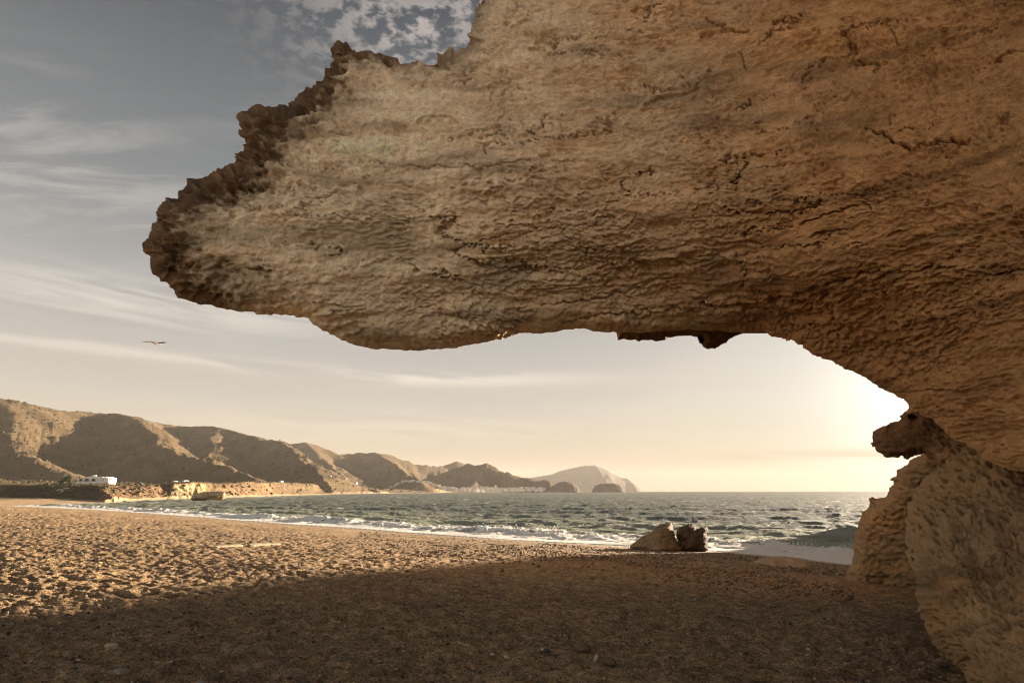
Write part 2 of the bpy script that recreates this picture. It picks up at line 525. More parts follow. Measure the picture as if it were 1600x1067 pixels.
M_sea = sea_material()
M_foam = simple('foam_drops', (0.82, 0.82, 0.80), 0.7, 0.03)
M_white = simple('whitewash', (0.70, 0.66, 0.60), 0.8, 0.04, 0.5)
M_glass = simple('dark_window', (0.035, 0.035, 0.04), 0.3, 0.1)
M_wood = simple('driftwood_grain', (0.25, 0.20, 0.13), 0.8, 0.3, 9)
M_leaf = simple('palm_leaf', (0.055, 0.075, 0.03), 0.7, 0.35, 2)
M_trunk = simple('palm_bark', (0.12, 0.085, 0.05), 0.9, 0.25, 5)
M_scrub = simple('scrub_leaves', (0.07, 0.062, 0.032), 0.9, 0.4, 0.5)
M_pale = simple('pale_stone', (0.36, 0.30, 0.215), 0.9, 0.2, 12)
M_grey = simple('grey_stone', (0.20, 0.17, 0.13), 0.9, 0.25, 12)
M_dark = simple('dark_stone', (0.05, 0.042, 0.036), 0.75, 0.3, 12)
M_brown = simple('brown_stone', (0.115, 0.08, 0.048), 0.85, 0.3, 12)
M_car = simple('car_paint', (0.08, 0.09, 0.10), 0.35, 0.05)
M_tyre = simple('rubber', (0.02, 0.02, 0.02), 0.8, 0.1)
M_path = simple('pale_path', (0.55, 0.49, 0.38), 0.9, 0.12, 1)
M_gull = simple('gull_feathers', (0.26, 0.25, 0.24), 0.7, 0.1, 8)
M_gulld = simple('gull_wing_tips', (0.07, 0.07, 0.07), 0.7, 0.1, 8)

# ------------------------------------------------------------------ shore lines, in metres
def seapt(px, py):
    a, dy, dz = ray(px, py); k = (SEA - CAMZ) / dz
    return (float(a * k), float(dy * k))


near_px = [(1560, 905), (1400, 888), (1320, 880), (1240, 871), (1150, 863), (1050, 857), (960, 852), (860, 847), (780, 842), (700, 837),
           (600, 829), (500, 822), (400, 815), (300, 807.5), (220, 801), (150, 796.5), (100, 794), (60, 792), (25, 791)]
NEAR = [(90.0, 28.0)] + [seapt(*p) for p in near_px]
far_px = [(20, 790), (70, 788.3), (130, 786.3), (200, 783), (260, 779.8), (330, 778), (400, 776), (460, 773.6), (520, 771.8)]
FAR = [seapt(*p) for p in far_px] + [(float(px_at(p, y)), y) for p, y in ((580, 1020), (620, 1250), (700, 1500), (800, 1800), (905, 1950), (915, 2100), (850, 2600), (840, 9500))]
SEAPOLY = NEAR + FAR + [(9000, 9500), (9000, 28)]


def shore(x, y):
    """signed distance to the sea's edge, + on land; also distance from the near and the far strand"""
    dn = segdist(x, y, NEAR, False)[0]; df = segdist(x, y, FAR, False)[0]
    ins = inside(x, y, SEAPOLY)
    return dn, df, ins


# ridge lines of the hills: (px, py, distance)
RIDGES = [
    (0.50, [(-900, 560, 900), (-400, 585, 900), (-150, 600, 900), (0, 620, 930), (30, 627, 950), (60, 634, 990), (100, 641, 1050), (130, 643, 1120), (175, 647, 1180)]),
    (0.42, [(0, 622, 930), (15, 660, 840), (40, 705, 740), (90, 738, 640)]),
    (0.52, [(-200, 620, 860), (-120, 690, 640), (-60, 735, 520)]),
    (0.62, [(175, 646, 1180), (205, 650, 1120), (222, 657, 1080), (240, 672, 1010), (262, 690, 930), (300, 706, 860), (345, 722, 790), (400, 743, 690)]),
    (0.50, [(240, 674, 1010), (235, 700, 900), (240, 735, 760)]),
    (0.52, [(205, 650, 1200), (240, 659, 1380), (270, 664, 1450), (300, 665, 1460), (330, 665, 1450), (355, 668, 1430), (390, 679, 1400), (410, 682, 1380)]),
    (0.60, [(390, 679, 1400), (412, 688, 1340), (440, 687, 1320), (452, 697, 1240), (475, 712, 1150), (510, 729, 1040), (560, 748, 900)]),
    (0.5, [(345, 669, 1430), (330, 700, 1150), (345, 735, 900)]),
    (0.5, [(440, 688, 2000), (455, 692, 2050), (478, 690, 2050), (500, 695, 2050), (515, 702, 2050), (530, 709, 2100), (555, 707, 2200), (580, 704, 2250), (600, 706, 2250), (625, 715, 2300), (650, 724, 2350), (690, 728, 2500), (720, 742, 2500)]),
    (0.55, [(478, 690, 2050), (500, 715, 1750), (540, 740, 1400)]),
    (0.6, [(586, 704, 2250), (600, 716, 2000), (625, 730, 1750), (660, 748, 1500)]),
    (0.6, [(660, 740, 3000), (690, 728, 3000), (712, 718.5, 3000), (728, 724, 3000), (745, 730, 3000), (800, 745, 3000)]),
    (0.55, [(640, 757, 1750), (680, 741, 1950), (710, 729, 2050), (735, 723.5, 2100), (745, 725, 2100), (760, 722, 2100), (775, 728, 2080), (792, 735, 2060), (815, 743, 2050), (835, 748, 2040), (862, 748, 2040), (872, 756, 2030)]),
    (0.9, [(760, 722, 2100), (740, 745, 1950), (735, 760, 1800)]),
    (1.1, [(865, 757, 1960), (880, 752.5, 1960), (892, 753, 1960), (902, 760, 1960)]),
    (0.45, [(604, 757, 1150), (625, 753.5, 1150), (660, 754, 1180), (690, 755, 1240), (712, 762, 1330)]),
]
RIDGES = [(s, [tuple(at(*p)) for p in pts]) for s, pts in RIDGES]


def hill_z(x, y):
    wx = x + 26 * fbm(x / 130, y / 130, 3, 5) + 8 * fbm(x / 34, y / 34, 3, 8); wy = y + 26 * fbm(x / 130, y / 130, 3, 6) + 8 * fbm(x / 34, y / 34, 3, 9)
    h = np.full(x.shape, -50.0)
    for s, pts in RIDGES:
        k = 1.0
        d, _, _, v = segdist(wx * 0.6 + x * 0.4, wy * 0.6 + y * 0.4, pts, False, [p[2] for p in pts])
        hh = v - s * (np.sqrt(d * d + 64) - 8)
        g = np.maximum(h, hh); kk = 6.0
        h = np.where(np.abs(h - hh) < kk, g + (kk - np.abs(h - hh)) ** 2 / (4 * kk), g)
    amp = np.clip(h / 60, 0, 1)
    gul = 1 - np.abs(fbm(x / 42, y / 42, 4, 31)) * 2
    h = h + amp * (-7.5 * gul * 0.8 + 4.5 * fbm(x / 14, y / 14, 4, 33, 0.6) - 3.5 * (1 - 2 * np.abs(fbm(x / 20, y / 20, 3, 36)))) * np.clip((130 - h) / 60, 0.25, 1)
    return h


_f = np.array(FAR[:14]); _t = np.linspace(0, 13, 1500); _fx = np.interp(_t, np.arange(14), _f[:, 0]); _fy = np.interp(_t, np.arange(14), _f[:, 1])
_fp = _fx / _fy * F * DYH + 800
_o = np.argsort(_fp)
BF = [(-2500, 500), (-900, 430), (-400, 370), (0, 300), (40, 276), (80, 254), (130, 236), (165, 228), (200, 232)]
for p_ in (230, 245, 260, 275, 290, 305, 320, 335, 350, 370, 390, 410, 430, 445, 460, 475, 490, 505, 520, 535, 550, 565, 580, 600, 620, 660, 700, 750, 800, 850, 905):
    BF.append((p_, float(np.interp(p_, _fp[_o], _fy[_o])) + (12 if p_ < 240 else 6 if p_ < 500 else 14)))
BF = np.array(BF + [(915, 2120), (1200, 2300)], float)


def land(x, y):
    """height of the ground, and how far a point is above the foot of the bluff"""
    dn, df, ins = shore(x, y)
    d = np.where(ins, -np.minimum(dn, df), np.minimum(dn, df))
    # beach: a plane rising from the near strand
    wob = 0.25 * fbm(x / 6, y / 6, 3, 3)
    zb = SEA + 0.064 * np.minimum(d, 70) + np.where(d > 0, 0.0, 0.02 * d)
    zb = np.where(zb > 0.0, 0.75 * (1 - np.exp(-np.maximum(zb, 0) / 0.75)), zb)
    r = np.hypot(x, y)
    flat = np.exp(-(r / 8.0) ** 2)
    far = sstep(100, 200, y)
    zb = zb * (1 - far) + (SEA + 0.055 * np.minimum(d, 22) + np.where(d > 0, 0, 0.02 * d)) * far
    zb = zb + wob * 0.35 * np.clip(d / 10, 0, 1)
    # bluff: rises behind the far strand
    px = x / np.maximum(y, 1) * F * DYH + 800
    beachw = np.interp(px, [-600, 0, 60, 150, 190, 230, 300, 360, 470, 600], [30, 26, 24, 20, 15, 7, 5, 3, 2, 2])
    fY = np.interp(px, BF[:, 0], BF[:, 1])
    foot = [(float(px_at(a, b)), float(b)) for a, b in BF]
    back = segdist(x, y, foot, False)[0] * np.where(y > fY, 1, -1)
    front = sstep(60, 150, y) * (1 - sstep(-10, 30, (800 - px) * 0 + dn * 0 - 100))
    gul = fbm(x / 9, y / 9, 4, 41); gul2 = 1 - np.abs(fbm(x / 5.0, y / 11, 3, 44)) * 2
    dd = back - 1.6 * gul - 1.8 * gul2 * np.interp(px, [0, 150, 200], [0.3, 0.5, 1])
    steep = np.interp(px, [0, 150, 175, 260, 270, 320, 330, 410, 490, 500, 620], [24, 24, 20, 14, 7, 7, 17, 14, 26, 60, 70])
    top = np.interp(px, [-600, 0, 90, 190, 250, 300, 330, 400, 480, 520, 620, 720, 900], [7.5, 7.0, 6.4, 6.2, 6.6, 8.8, 8.4, 11, 13.5, 11, 8, 5, 3])
    top = top * (1 + 0.10 * fbm(x / 17, y / 17, 3, 47))
    t = sstep(0, 1, np.clip(dd / steep, 0, 1))
    t = 0.5 * t + 0.5 * np.clip(dd / steep, 0, 1)
    terr = np.clip(dd - steep, 0, None)
    slope = np.interp(px, [-600, 0, 400, 560, 700], [0.034, 0.034, 0.03, 0.015, 0.004])
    zp = SEA + 0.9 + top * t + slope * terr + np.clip(terr / 40, 0, 1) * 1.1 * fbm(x / 38, y / 38, 4, 51)
    # only land that lies beyond the near strand's inner tip belongs to the bluff
    on = (dd > 0) & (~ins) & (y > 190)
    zh = np.minimum(hill_z(x, y), SEA + 1 + 0.42 * np.maximum(dd, 0) + 2.5 * fbm(x / 30, y / 30, 3, 53))
    zup = np.maximum(zp, zh * 1.0)
    kk = 5.0
    zup = np.where(np.abs(zp - zh) < kk, zup + (kk - np.abs(zp - zh)) ** 2 / (4 * kk), zup)
    z = np.where(on, np.maximum(zb, zup), zb)
    return z, on, d, zh > zp, t


# ------------------------------------------------------------------ ground: beach and hills, one sheet split in two
def build_ground():
    cx = lines(-10, 1610, 2.1, -900, 2600, 1.13)
    rows = list(np.exp(np.arange(math.log(4.4), math.log(60), 0.0056)))
    while rows[-1] < 200: rows.append(rows[-1] * 1.0085)
    while rows[-1] < 480: rows.append(rows[-1] * 1.0032)
    while rows[-1] < 640: rows.append(rows[-1] * 1.006)
    while rows[-1] < 1700: rows.append(rows[-1] * 1.011)
    while rows[-1] < 3600: rows.append(rows[-1] * 1.02)
    ry = np.array(rows)
    gy, gp = np.meshgrid(ry, cx, indexing='ij')
    sh = gy.shape
    x = px_at(gp, gy).ravel(); y = gy.ravel()
    z, on, d, hill, t = land(x, y)
    beach = ~on
    # trodden sand
    f1, f2, rv = worley(x / 0.30 + 0.4 * fbm(x, y, 2, 60), y / 0.25 + 0.4 * fbm(x, y, 2, 61), 62)
    foot = -np.clip(1 - f1 / 0.62, 0, 1) ** 1.2 * (0.4 + rv)
    rip = fbm(x / 0.55, y / 0.4, 4, 65, 0.55)
    rid = 1 - np.abs(fbm(x / 0.8 + 9, y / 0.45, 3, 68)) * 2.4
    q1, q2, qv = worley(x / 0.27 + 0.5 * rip, y / 0.17 + 0.5 * rip, 72)
    c1, c2, cv = worley(x / 0.19 + 0.7 * rip, y / 0.15 + 0.7 * rip, 74); cl = -np.clip(c2 - c1, 0, 0.6) * (0.5 + cv)
    rid = rid - 1.1 * np.clip(1 - q1 / 0.6, 0, 1) * (qv > 0.35)
    r = np.hypot(x, y)
    dry = sstep(0.5, 7, d)
    amp = np.clip(dry * (0.35 + 0.65 * sstep(0.0, 12, d - 6)), 0, 1)
    big = 0.10 * fbm(x / 3.2, y / 3.2, 3, 70) * dry
    disp = amp * (0.066 * foot + 0.040 * rip + 0.028 * rid + 0.040 * cl) + big
    z = z + np.where(beach, disp, 0)
    V = np.stack([x, y, z], -1)
    # eroded bluff face: layered ribs and gullies carved sideways
    face = np.where(on, sstep(0.0, 0.12, t) * (1 - sstep(0.9, 1.0, t)), 0)
    face = face * np.clip(1.3 - y / 1200, 0, 1)
    rib = fbm(x / 4.0, z / 2.6 + y / 14, 4, 90, 0.6) + 0.8 * (0.5 - np.abs(fbm(x / 2.2, z / 7 + y / 7, 3, 94)) * 2) + 0.5 * fbma(x / 18, z / 0.9, 2, 97)
    V[:, 1] -= face * 1.5 * rib; V[:, 0] += face * 1.0 * rib; V[:, 2] += face * 0.7 * fbm(x / 3, y / 3, 3, 98)
    # colours
    n = fbm(x / 4, y / 4, 4, 75)[:, None]; n2 = fbm(x / 0.9, y / 0.9, 3, 77)[:, None]
    n4 = fbm(x / 0.38 + 3, y / 0.22, 4, 78, 0.6)[:, None]
    sand = np.array([0.330, 0.215, 0.112]) * (1 + 0.22 * n + 0.15 * n2 + 0.42 * n4)
    wet = (1 - sstep(0.0, 2.2, d + 0.6 * n[:, 0]))[:, None]
    sand = sand * (1 - 0.42 * wet)
    golden = (sstep(60, 190, y) * (1 - 0))[:, None]
    sand = sand * (1 - golden) + np.array([0.38, 0.255, 0.145]) * (1 + 0.12 * n) * golden
    px = (gp.ravel())
    hn = fbm(x / 60, y / 60, 4, 80)[:, None]
    hillc = np.array([0.130, 0.090, 0.048]) * (1 + 0.45 * hn + 0.35 * fbm(x / 18, y / 26, 4, 87)[:, None])
    plain = np.array([0.21, 0.142, 0.070]) * (1 + 0.30 * fbm(x / 25, y / 60, 4, 82)[:, None])
    bl = fbm(x / 7, y / 7, 4, 84)[:, None]
    def rng(a, b, s=14.0): return (sstep(a - s, a + s, px) * (1 - sstep(b - s, b + s, px)))[:, None]
    red = np.array([0.235, 0.145, 0.078]); pale = np.array([0.38, 0.29, 0.155]); veg = np.array([0.085, 0.062, 0.032]); tan = np.array([0.165, 0.113, 0.06])
    bluff = tan * np.ones((len(x), 3))
    bluff = bluff * (1 - rng(-600, 160)) + veg * rng(-600, 160)
    w = rng(165, 268); bluff = bluff * (1 - w) + red * w
    w = rng(268, 320, 4); bluff = bluff * (1 - w) + pale * w
    w = rng(345, 430) * 0.8; bluff = bluff * (1 - w) + red * w
    w = rng(680, 718, 6); bluff = bluff * (1 - w) + pale * w
    bluff = bluff * (1 + 0.35 * bl) * (1 + 0.3 * sstep(300, 340, px))[:, None]
    land_c = np.where(hill[:, None], hillc, plain)
    tt = np.clip(t * 1.0, 0, 1)[:, None]
    top = sstep(0.86, 1.0, tt)
    land_c = bluff * (1 - top) + land_c * top
    C = np.where(beach[:, None], sand, land_c)
    C = np.clip(C, 0.01, 0.9)
    Q = grid_quads(*sh)
    isl = on[Q].all(1)
    V1, Q1, C1, W1 = compact(V, Q[~isl], C, np.where(beach, wet[:, 0], 0))
    beach_o = tag(np_mesh('beach', V1, Q1, M_sand, None, {'Col': C1, 'Wet': W1}), kind='structure')
    V2, Q2, C2 = compact(V, Q[isl], C)
    tag(np_mesh('hills', V2, Q2, M_hill, None, {'Col': C2}), kind='structure')
    # the ground goes on all round, out of the picture
    g = np.concatenate([np.arange(-600, -60, 30), np.arange(-60, 60, 2.0), np.arange(60, 601, 30)])
    gx, gyy = np.meshgrid(g, np.concatenate([np.arange(-600, -60, 30), np.arange(-60, 4.4, 2.0), [4.42]]))
    xx, yy = gx.ravel(), gyy.ravel()
    zz = land(xx, yy)[0] + 0.1 * fbm(xx / 3.2, yy / 3.2, 3, 70) - 0.02
    tag(np_mesh('beach', np.stack([xx, yy, zz], -1), grid_quads(*gx.shape), M_sand, None, {'Col': np.tile([0.265, 0.172, 0.102], (len(xx), 1))}), kind='structure')


def gz(x, y):
    return float(land(np.array([float(x)]), np.array([float(y)]))[0][0])


def ground_hit(px, py):
    ys = np.exp(np.linspace(math.log(4.2), math.log(900), 1500))
    P = at(np.full(ys.shape, float(px)), np.full(ys.shape, float(py)), ys)
    z = land(P[:, 0], P[:, 1])[0]
    i = np.argmax(P[:, 2] <= z)
    return (float(P[i, 0]), float(P[i, 1]), float(z[i]))


build_ground()

# ------------------------------------------------------------------ sea
def build_sea():
    cx = lines(-5, 1440, 1.8, -700, 3300, 1.15)
    dep = list(np.arange(122, 30, -0.5)) + list(np.arange(30, 1.2, -0.3))
    ry = (CAMZ - SEA) * F * DYH / np.array(dep)
    ry = np.concatenate([[12, 20, 26, 29, 31], ry[ry > 32], (ry[-1] * np.exp(np.arange(1, 22) * 0.09))])
    ry = ry[ry < 9400]; ry = np.append(ry, 9400)
    gy, gp = np.meshgrid(ry, cx, indexing='ij'); sh = gy.shape
    x = px_at(gp, gy).ravel(); y = gy.ravel()
    dn, df, ins = shore(x, y)
    d = np.where(ins, np.minimum(dn, df), -np.minimum(dn, df))
    # position along the strand, for crest shapes
    s = x * 0.55 - y * 0.83
    wob = 1.6 * fbm(s / 14, d / 60, 3, 101)
    fade = np.clip(d / 9, 0, 1)
    far = np.exp(-(y / 700.0) ** 2)
    # running swell, oblique to the strand, and chop
    dirs = [(0.30, -0.95, 17, 0.17), (0.05, -1.0, 10.5, 0.10), (0.62, -0.78, 7.0, 0.07), (-0.35, -0.93, 4.6, 0.045)]
    z = np.zeros_like(x)
    for k, (ax, ay, L, A) in enumerate(dirs):
        ph = (x * ax + y * ay) / L * 2 * math.pi + 2.2 * fbm(x / (L * 2.2), y / (L * 2.2), 2, 110 + k)
        z += A * (2 * np.power((np.sin(ph) + 1) / 2, 1.7) - 0.8)
    z += 0.16 * fbm(x / 2.6, y / 1.8, 4, 120, 0.6) + 0.10 * (1 - 2 * np.abs(fbm(x / 4, y / 2.4, 3, 125)))
    z = 1.1 * z * fade * (0.5 + 0.5 * far)
    # breaker along the near strand
    db = 7.6 + wob
    u = (d - db)
    hgt = (0.16 + 0.16 * fbm(s / 9, s * 0 + 3, 3, 130)) * np.clip((dn < df + 30) * 1.0, 0, 1)
    hgt = hgt * np.clip(sstep(-140, -60, x) * 0.7 + 0.3, 0, 1) * (1 - 0.6 * sstep(0, 12, x))
    prof = np.where(u < 0, np.exp(-(u / 2.2) ** 2), np.exp(-(u / 2.8) ** 2))
    z += hgt * prof
    # green swell rising behind it
    d2 = 19 + 3.0 * fbm(s / 22, s * 0 + 8, 3, 133); u2 = d - d2
    h2 = 0.62 * np.exp(-((s + 42) / 16) ** 2) + 0.25 * np.clip(fbm(s / 25, s * 0, 2, 135), 0, 1)
    h2 = h2 * (1 - 0.8 * sstep(-4, 10, x))
    z += np.where(u2 < 0, np.exp(-(u2 / 1.8) ** 2), np.exp(-(u2 / 4) ** 2)) * h2
    near = np.clip(d, 0, None)
    foam = np.zeros_like(x)
    fr = fbm(x / 1.6, y / 1.6, 4, 140, 0.6)
    foam = np.maximum(foam, (1 - sstep(db + 0.2, db + 2.2, d + 0.9 * fr)))                        # wash and breaking face
    lace = fbm(x / 3.5, y / 7, 4, 143, 0.6)
    foam = foam * (1 - 0.55 * sstep(2.0, 5.0, d) * sstep(0.02, 0.30, fbm(x / 2.2, y / 3.0, 4, 144, 0.65)))
    foam = np.maximum(foam, (0.54 * (1 - sstep(db + 2, db + 13, d)) * sstep(-0.3, 0.4, lace)))
    fd = (1 - sstep(3, 9, df + 3 * fr)) * (df < dn)
    foam = np.where(df < dn, np.maximum(0, np.where(df < 12, fd, 0)), foam)
    wc = fbma(x / 9, y / 2.5, 4, 150, 0.55); crest = sstep(0.10, 0.35, z)
    foam = np.maximum(foam, sstep(0.40, 0.56, wc) * crest * (d > 16) * 0.62)
    foam = np.maximum(foam, 0.62 * sstep(0.1, 0.3, h2 * np.exp(-(u2 / 0.7) ** 2) * (0.6 + lace)) * (h2 > 0.2))
    lump = sstep(0.5, 0.9, foam) * prof
    z += lump * (0.22 * np.abs(fbm(x / 0.7, y / 0.7, 3, 160, 0.6)) + 0.25 * np.clip(fbm(x / 1.9, y / 1.9, 2, 163), 0, 1))
    z += (0.11 * fr + 0.05 * fbm(x / 0.5, y / 0.5, 2, 165)) * sstep(0.5, 0.9, foam) * sstep(1.2, 4, d)
    shal = np.clip(1 - sstep(8, 55, d + 8 * fbm(x / 12, y / 12, 3, 170)), 0, 1)
    # the sheet dips under the sand
    z = np.where(d < 0, -0.06 + 0.02 * d, z + 0.035 * np.clip(1 - d / 3, 0, 1))
    keep_pt = d > -6
    Q = grid_quads(*sh); Q = Q[keep_pt[Q].any(1)]
    V = np.stack([x, y, z + SEA], -1)
    V, Q, foam, shal, dd, pr, xx = compact(V, Q, foam, shal, d, prof * hgt, x)
    tag(np_mesh('sea', V, Q, M_sea, None, {'Foam': foam, 'Shallow': shal}), kind='structure')
    # spray thrown up by the breaking crest
    rs = np.random.RandomState(4)
    cand = np.where((pr > 0.05) & (foam > 0.7) & (V[:, 1] < 130))[0]
    cand = cand[rs.rand(len(cand)) < 1.0]
    pick = rs.choice(cand, min(11000, len(cand)), replace=False)
    P = V[pick]; k = len(P)
    gate = np.clip(fbm(P[:, 0] / 2.2, P[:, 1] / 2.2, 3, 175) + 0.25, 0, 1)
    up = rs.exponential(0.16, k) * (0.2 + 1.9 * gate)
    P = P + np.stack([rs.normal(0, .3, k), rs.normal(0, .3, k), up - 0.03], -1)
    rad = rs.uniform(0.008, 0.032, k) * (1 + P[:, 1] / 90)
    octv = np.array([[1, 0, 0], [-1, 0, 0], [0, 1, 0], [0, -1, 0], [0, 0, 1], [0, 0, -1.0]])
    octf = np.array([[0, 2, 4], [2, 1, 4], [1, 3, 4], [3, 0, 4], [2, 0, 5], [1, 2, 5], [3, 1, 5], [0, 3, 5]])
    SV = (P[:, None, :] + octv[None] * rad[:, None, None] * rs.uniform(.7, 1.4, (k, 6, 1))).reshape(-1, 3)
    SF = (octf[None] + (np.arange(k) * 6)[:, None, None]).reshape(-1, 3)
    tag(np_mesh('sea_spray', SV, SF, M_foam), 'white spray thrown up along the breaking wave', 'spray', kind='stuff')


build_sea()

# ------------------------------------------------------------------ the great overhanging rock
OVER = [(760, -420), (756, -120), (752, -40), (750, 0), (741, 30), (733, 50), (730, 70), (715, 80), (700, 78), (682, 82), (679, 98), (668, 100), (655, 92), (640, 96), (622, 90),
        (610, 88), (590, 82), (570, 80), (555, 84), (545, 76), (530, 71), (520, 78), (519, 88), (527, 95), (518, 105), (508, 115), (508, 125), (495, 128), (480, 140),
        (470, 148), (463, 162), (452, 168), (440, 170), (425, 172), (408, 171), (390, 178), (381, 188), (383, 205), (386, 220), (382, 238), (372, 240), (365, 255),
        (350, 256), (335, 262), (322, 272), (312, 277), (300, 276), (290, 283), (280, 295), (275, 305), (262, 308), (254, 318), (248, 333), (253, 347), (260, 352), (247, 357),
        (244, 372), (233, 386), (238, 400), (236, 415), (238, 430), (250, 441), (262, 442), (270, 452), (278, 466), (300, 474), (340, 480), (380, 486), (420, 490), (450, 491),
        (475, 496), (495, 508), (515, 522), (540, 532), (570, 541), (610, 544), (660, 545), (700, 541), (735, 536), (760, 533), (790, 528), (812, 520), (850, 519),
        (885, 514), (915, 513), (935, 518), (962, 519), (990, 520), (1020, 519), (1060, 516), (1095, 516), (1130, 519), (1160, 522), (1180, 519), (1195, 521), (1205, 530),
        (1225, 532), (1245, 540), (1262, 548), (1275, 558), (1300, 567), (1320, 578), (1345, 585), (1365, 598), (1390, 612), (1405, 620), (1414, 622), (1420, 632), (1417, 643),
        (1428, 645), (1442, 648), (1457, 655), (1467, 665), (1474, 674), (1487, 684), (1502, 689), (1520, 701), (1540, 717), (1565, 728), (1582, 735), (1600, 738), (1680, 755),
        (1800, 775), (2000, 800), (2400, 860), (2650, 880), (2650, -420)]
over_depth = TPS([(235, 390, 11), (400, 480, 12.0), (600, 540, 12.9), (900, 515, 13.5), (1200, 520, 13.2), (1400, 620, 12.4), (1500, 690, 11.0), (1600, 738, 9.2),
                  (380, 190, 11.3), (530, 80, 11.3), (740, 20, 10.8), (750, -300, 9.6), (500, 350, 11.2), (700, 300, 11.2), (900, 350, 11.4), (1100, 400, 11.4),
                  (1300, 450, 10.7), (1500, 500, 9.2), (1600, 500, 8.3), (1000, 100, 10.3), (1300, 100, 9.2), (1600, 100, 7.3), (1300, -300, 7.8), (1600, -400, 6.2),
                  (2000, 300, 4.5), (2000, 800, 5.6), (2500, 200, 3.0), (2500, 800, 3.4), (2500, -400, 3.0)])


def jagged(poly, amp, step=6.0, seed=0, dark=0.0):
    """traced outline with small broken edges added inside the frame"""
    out = []; n = len(poly); run = 0.0
    for i in range(n):
        (x1, y1), (x2, y2) = poly[i], poly[(i + 1) % n]
        L = math.hypot(x2 - x1, y2 - y1); out.append((x1, y1))
        if not (-10 < (x1 + x2) / 2 < 1612 and -10 < (y1 + y2) / 2 < 1075) or L < step * 1.4: run += L; continue
        k = int(L / step)
        for j in range(1, k):
            t = j / k; q = run + L * t
            a = amp * (1.7 if (y1 + y2) / 2 < 470 and (x1 + x2) / 2 < 760 else 1.0)
            o = a * float(fbm(np.array([q / 15.0]), np.array([seed + 0.5]), 4, 900 + seed, 0.7)[0]) * min(1, 4 * t, 4 * (1 - t)) * 1.6
            out.append((x1 + (x2 - x1) * t - (y2 - y1) / L * o, y1 + (y2 - y1) * t + (x2 - x1) / L * o))
        run += L
    return out


def crust_mask(px, py, d):
    """weathered, dark, hollowed rind along the outer rim of the overhang"""
    n = 34 * fbm(px / 60, py / 24, 5, 259, 0.62) + 30 * fbm(px / 11, py / 8, 3, 260)
    c = (1 - sstep(-10, 105, d + n)) * (1 - sstep(430, 640, px + n)) * (1 - sstep(400, 480, py) * sstep(300, 420, px))
    c2 = 0.6 * (1 - sstep(-4, 36, d + 0.5 * n)) * (1 - sstep(140, 330, py)) * (px < 900)
    return np.clip(c + c2, 0, 1)


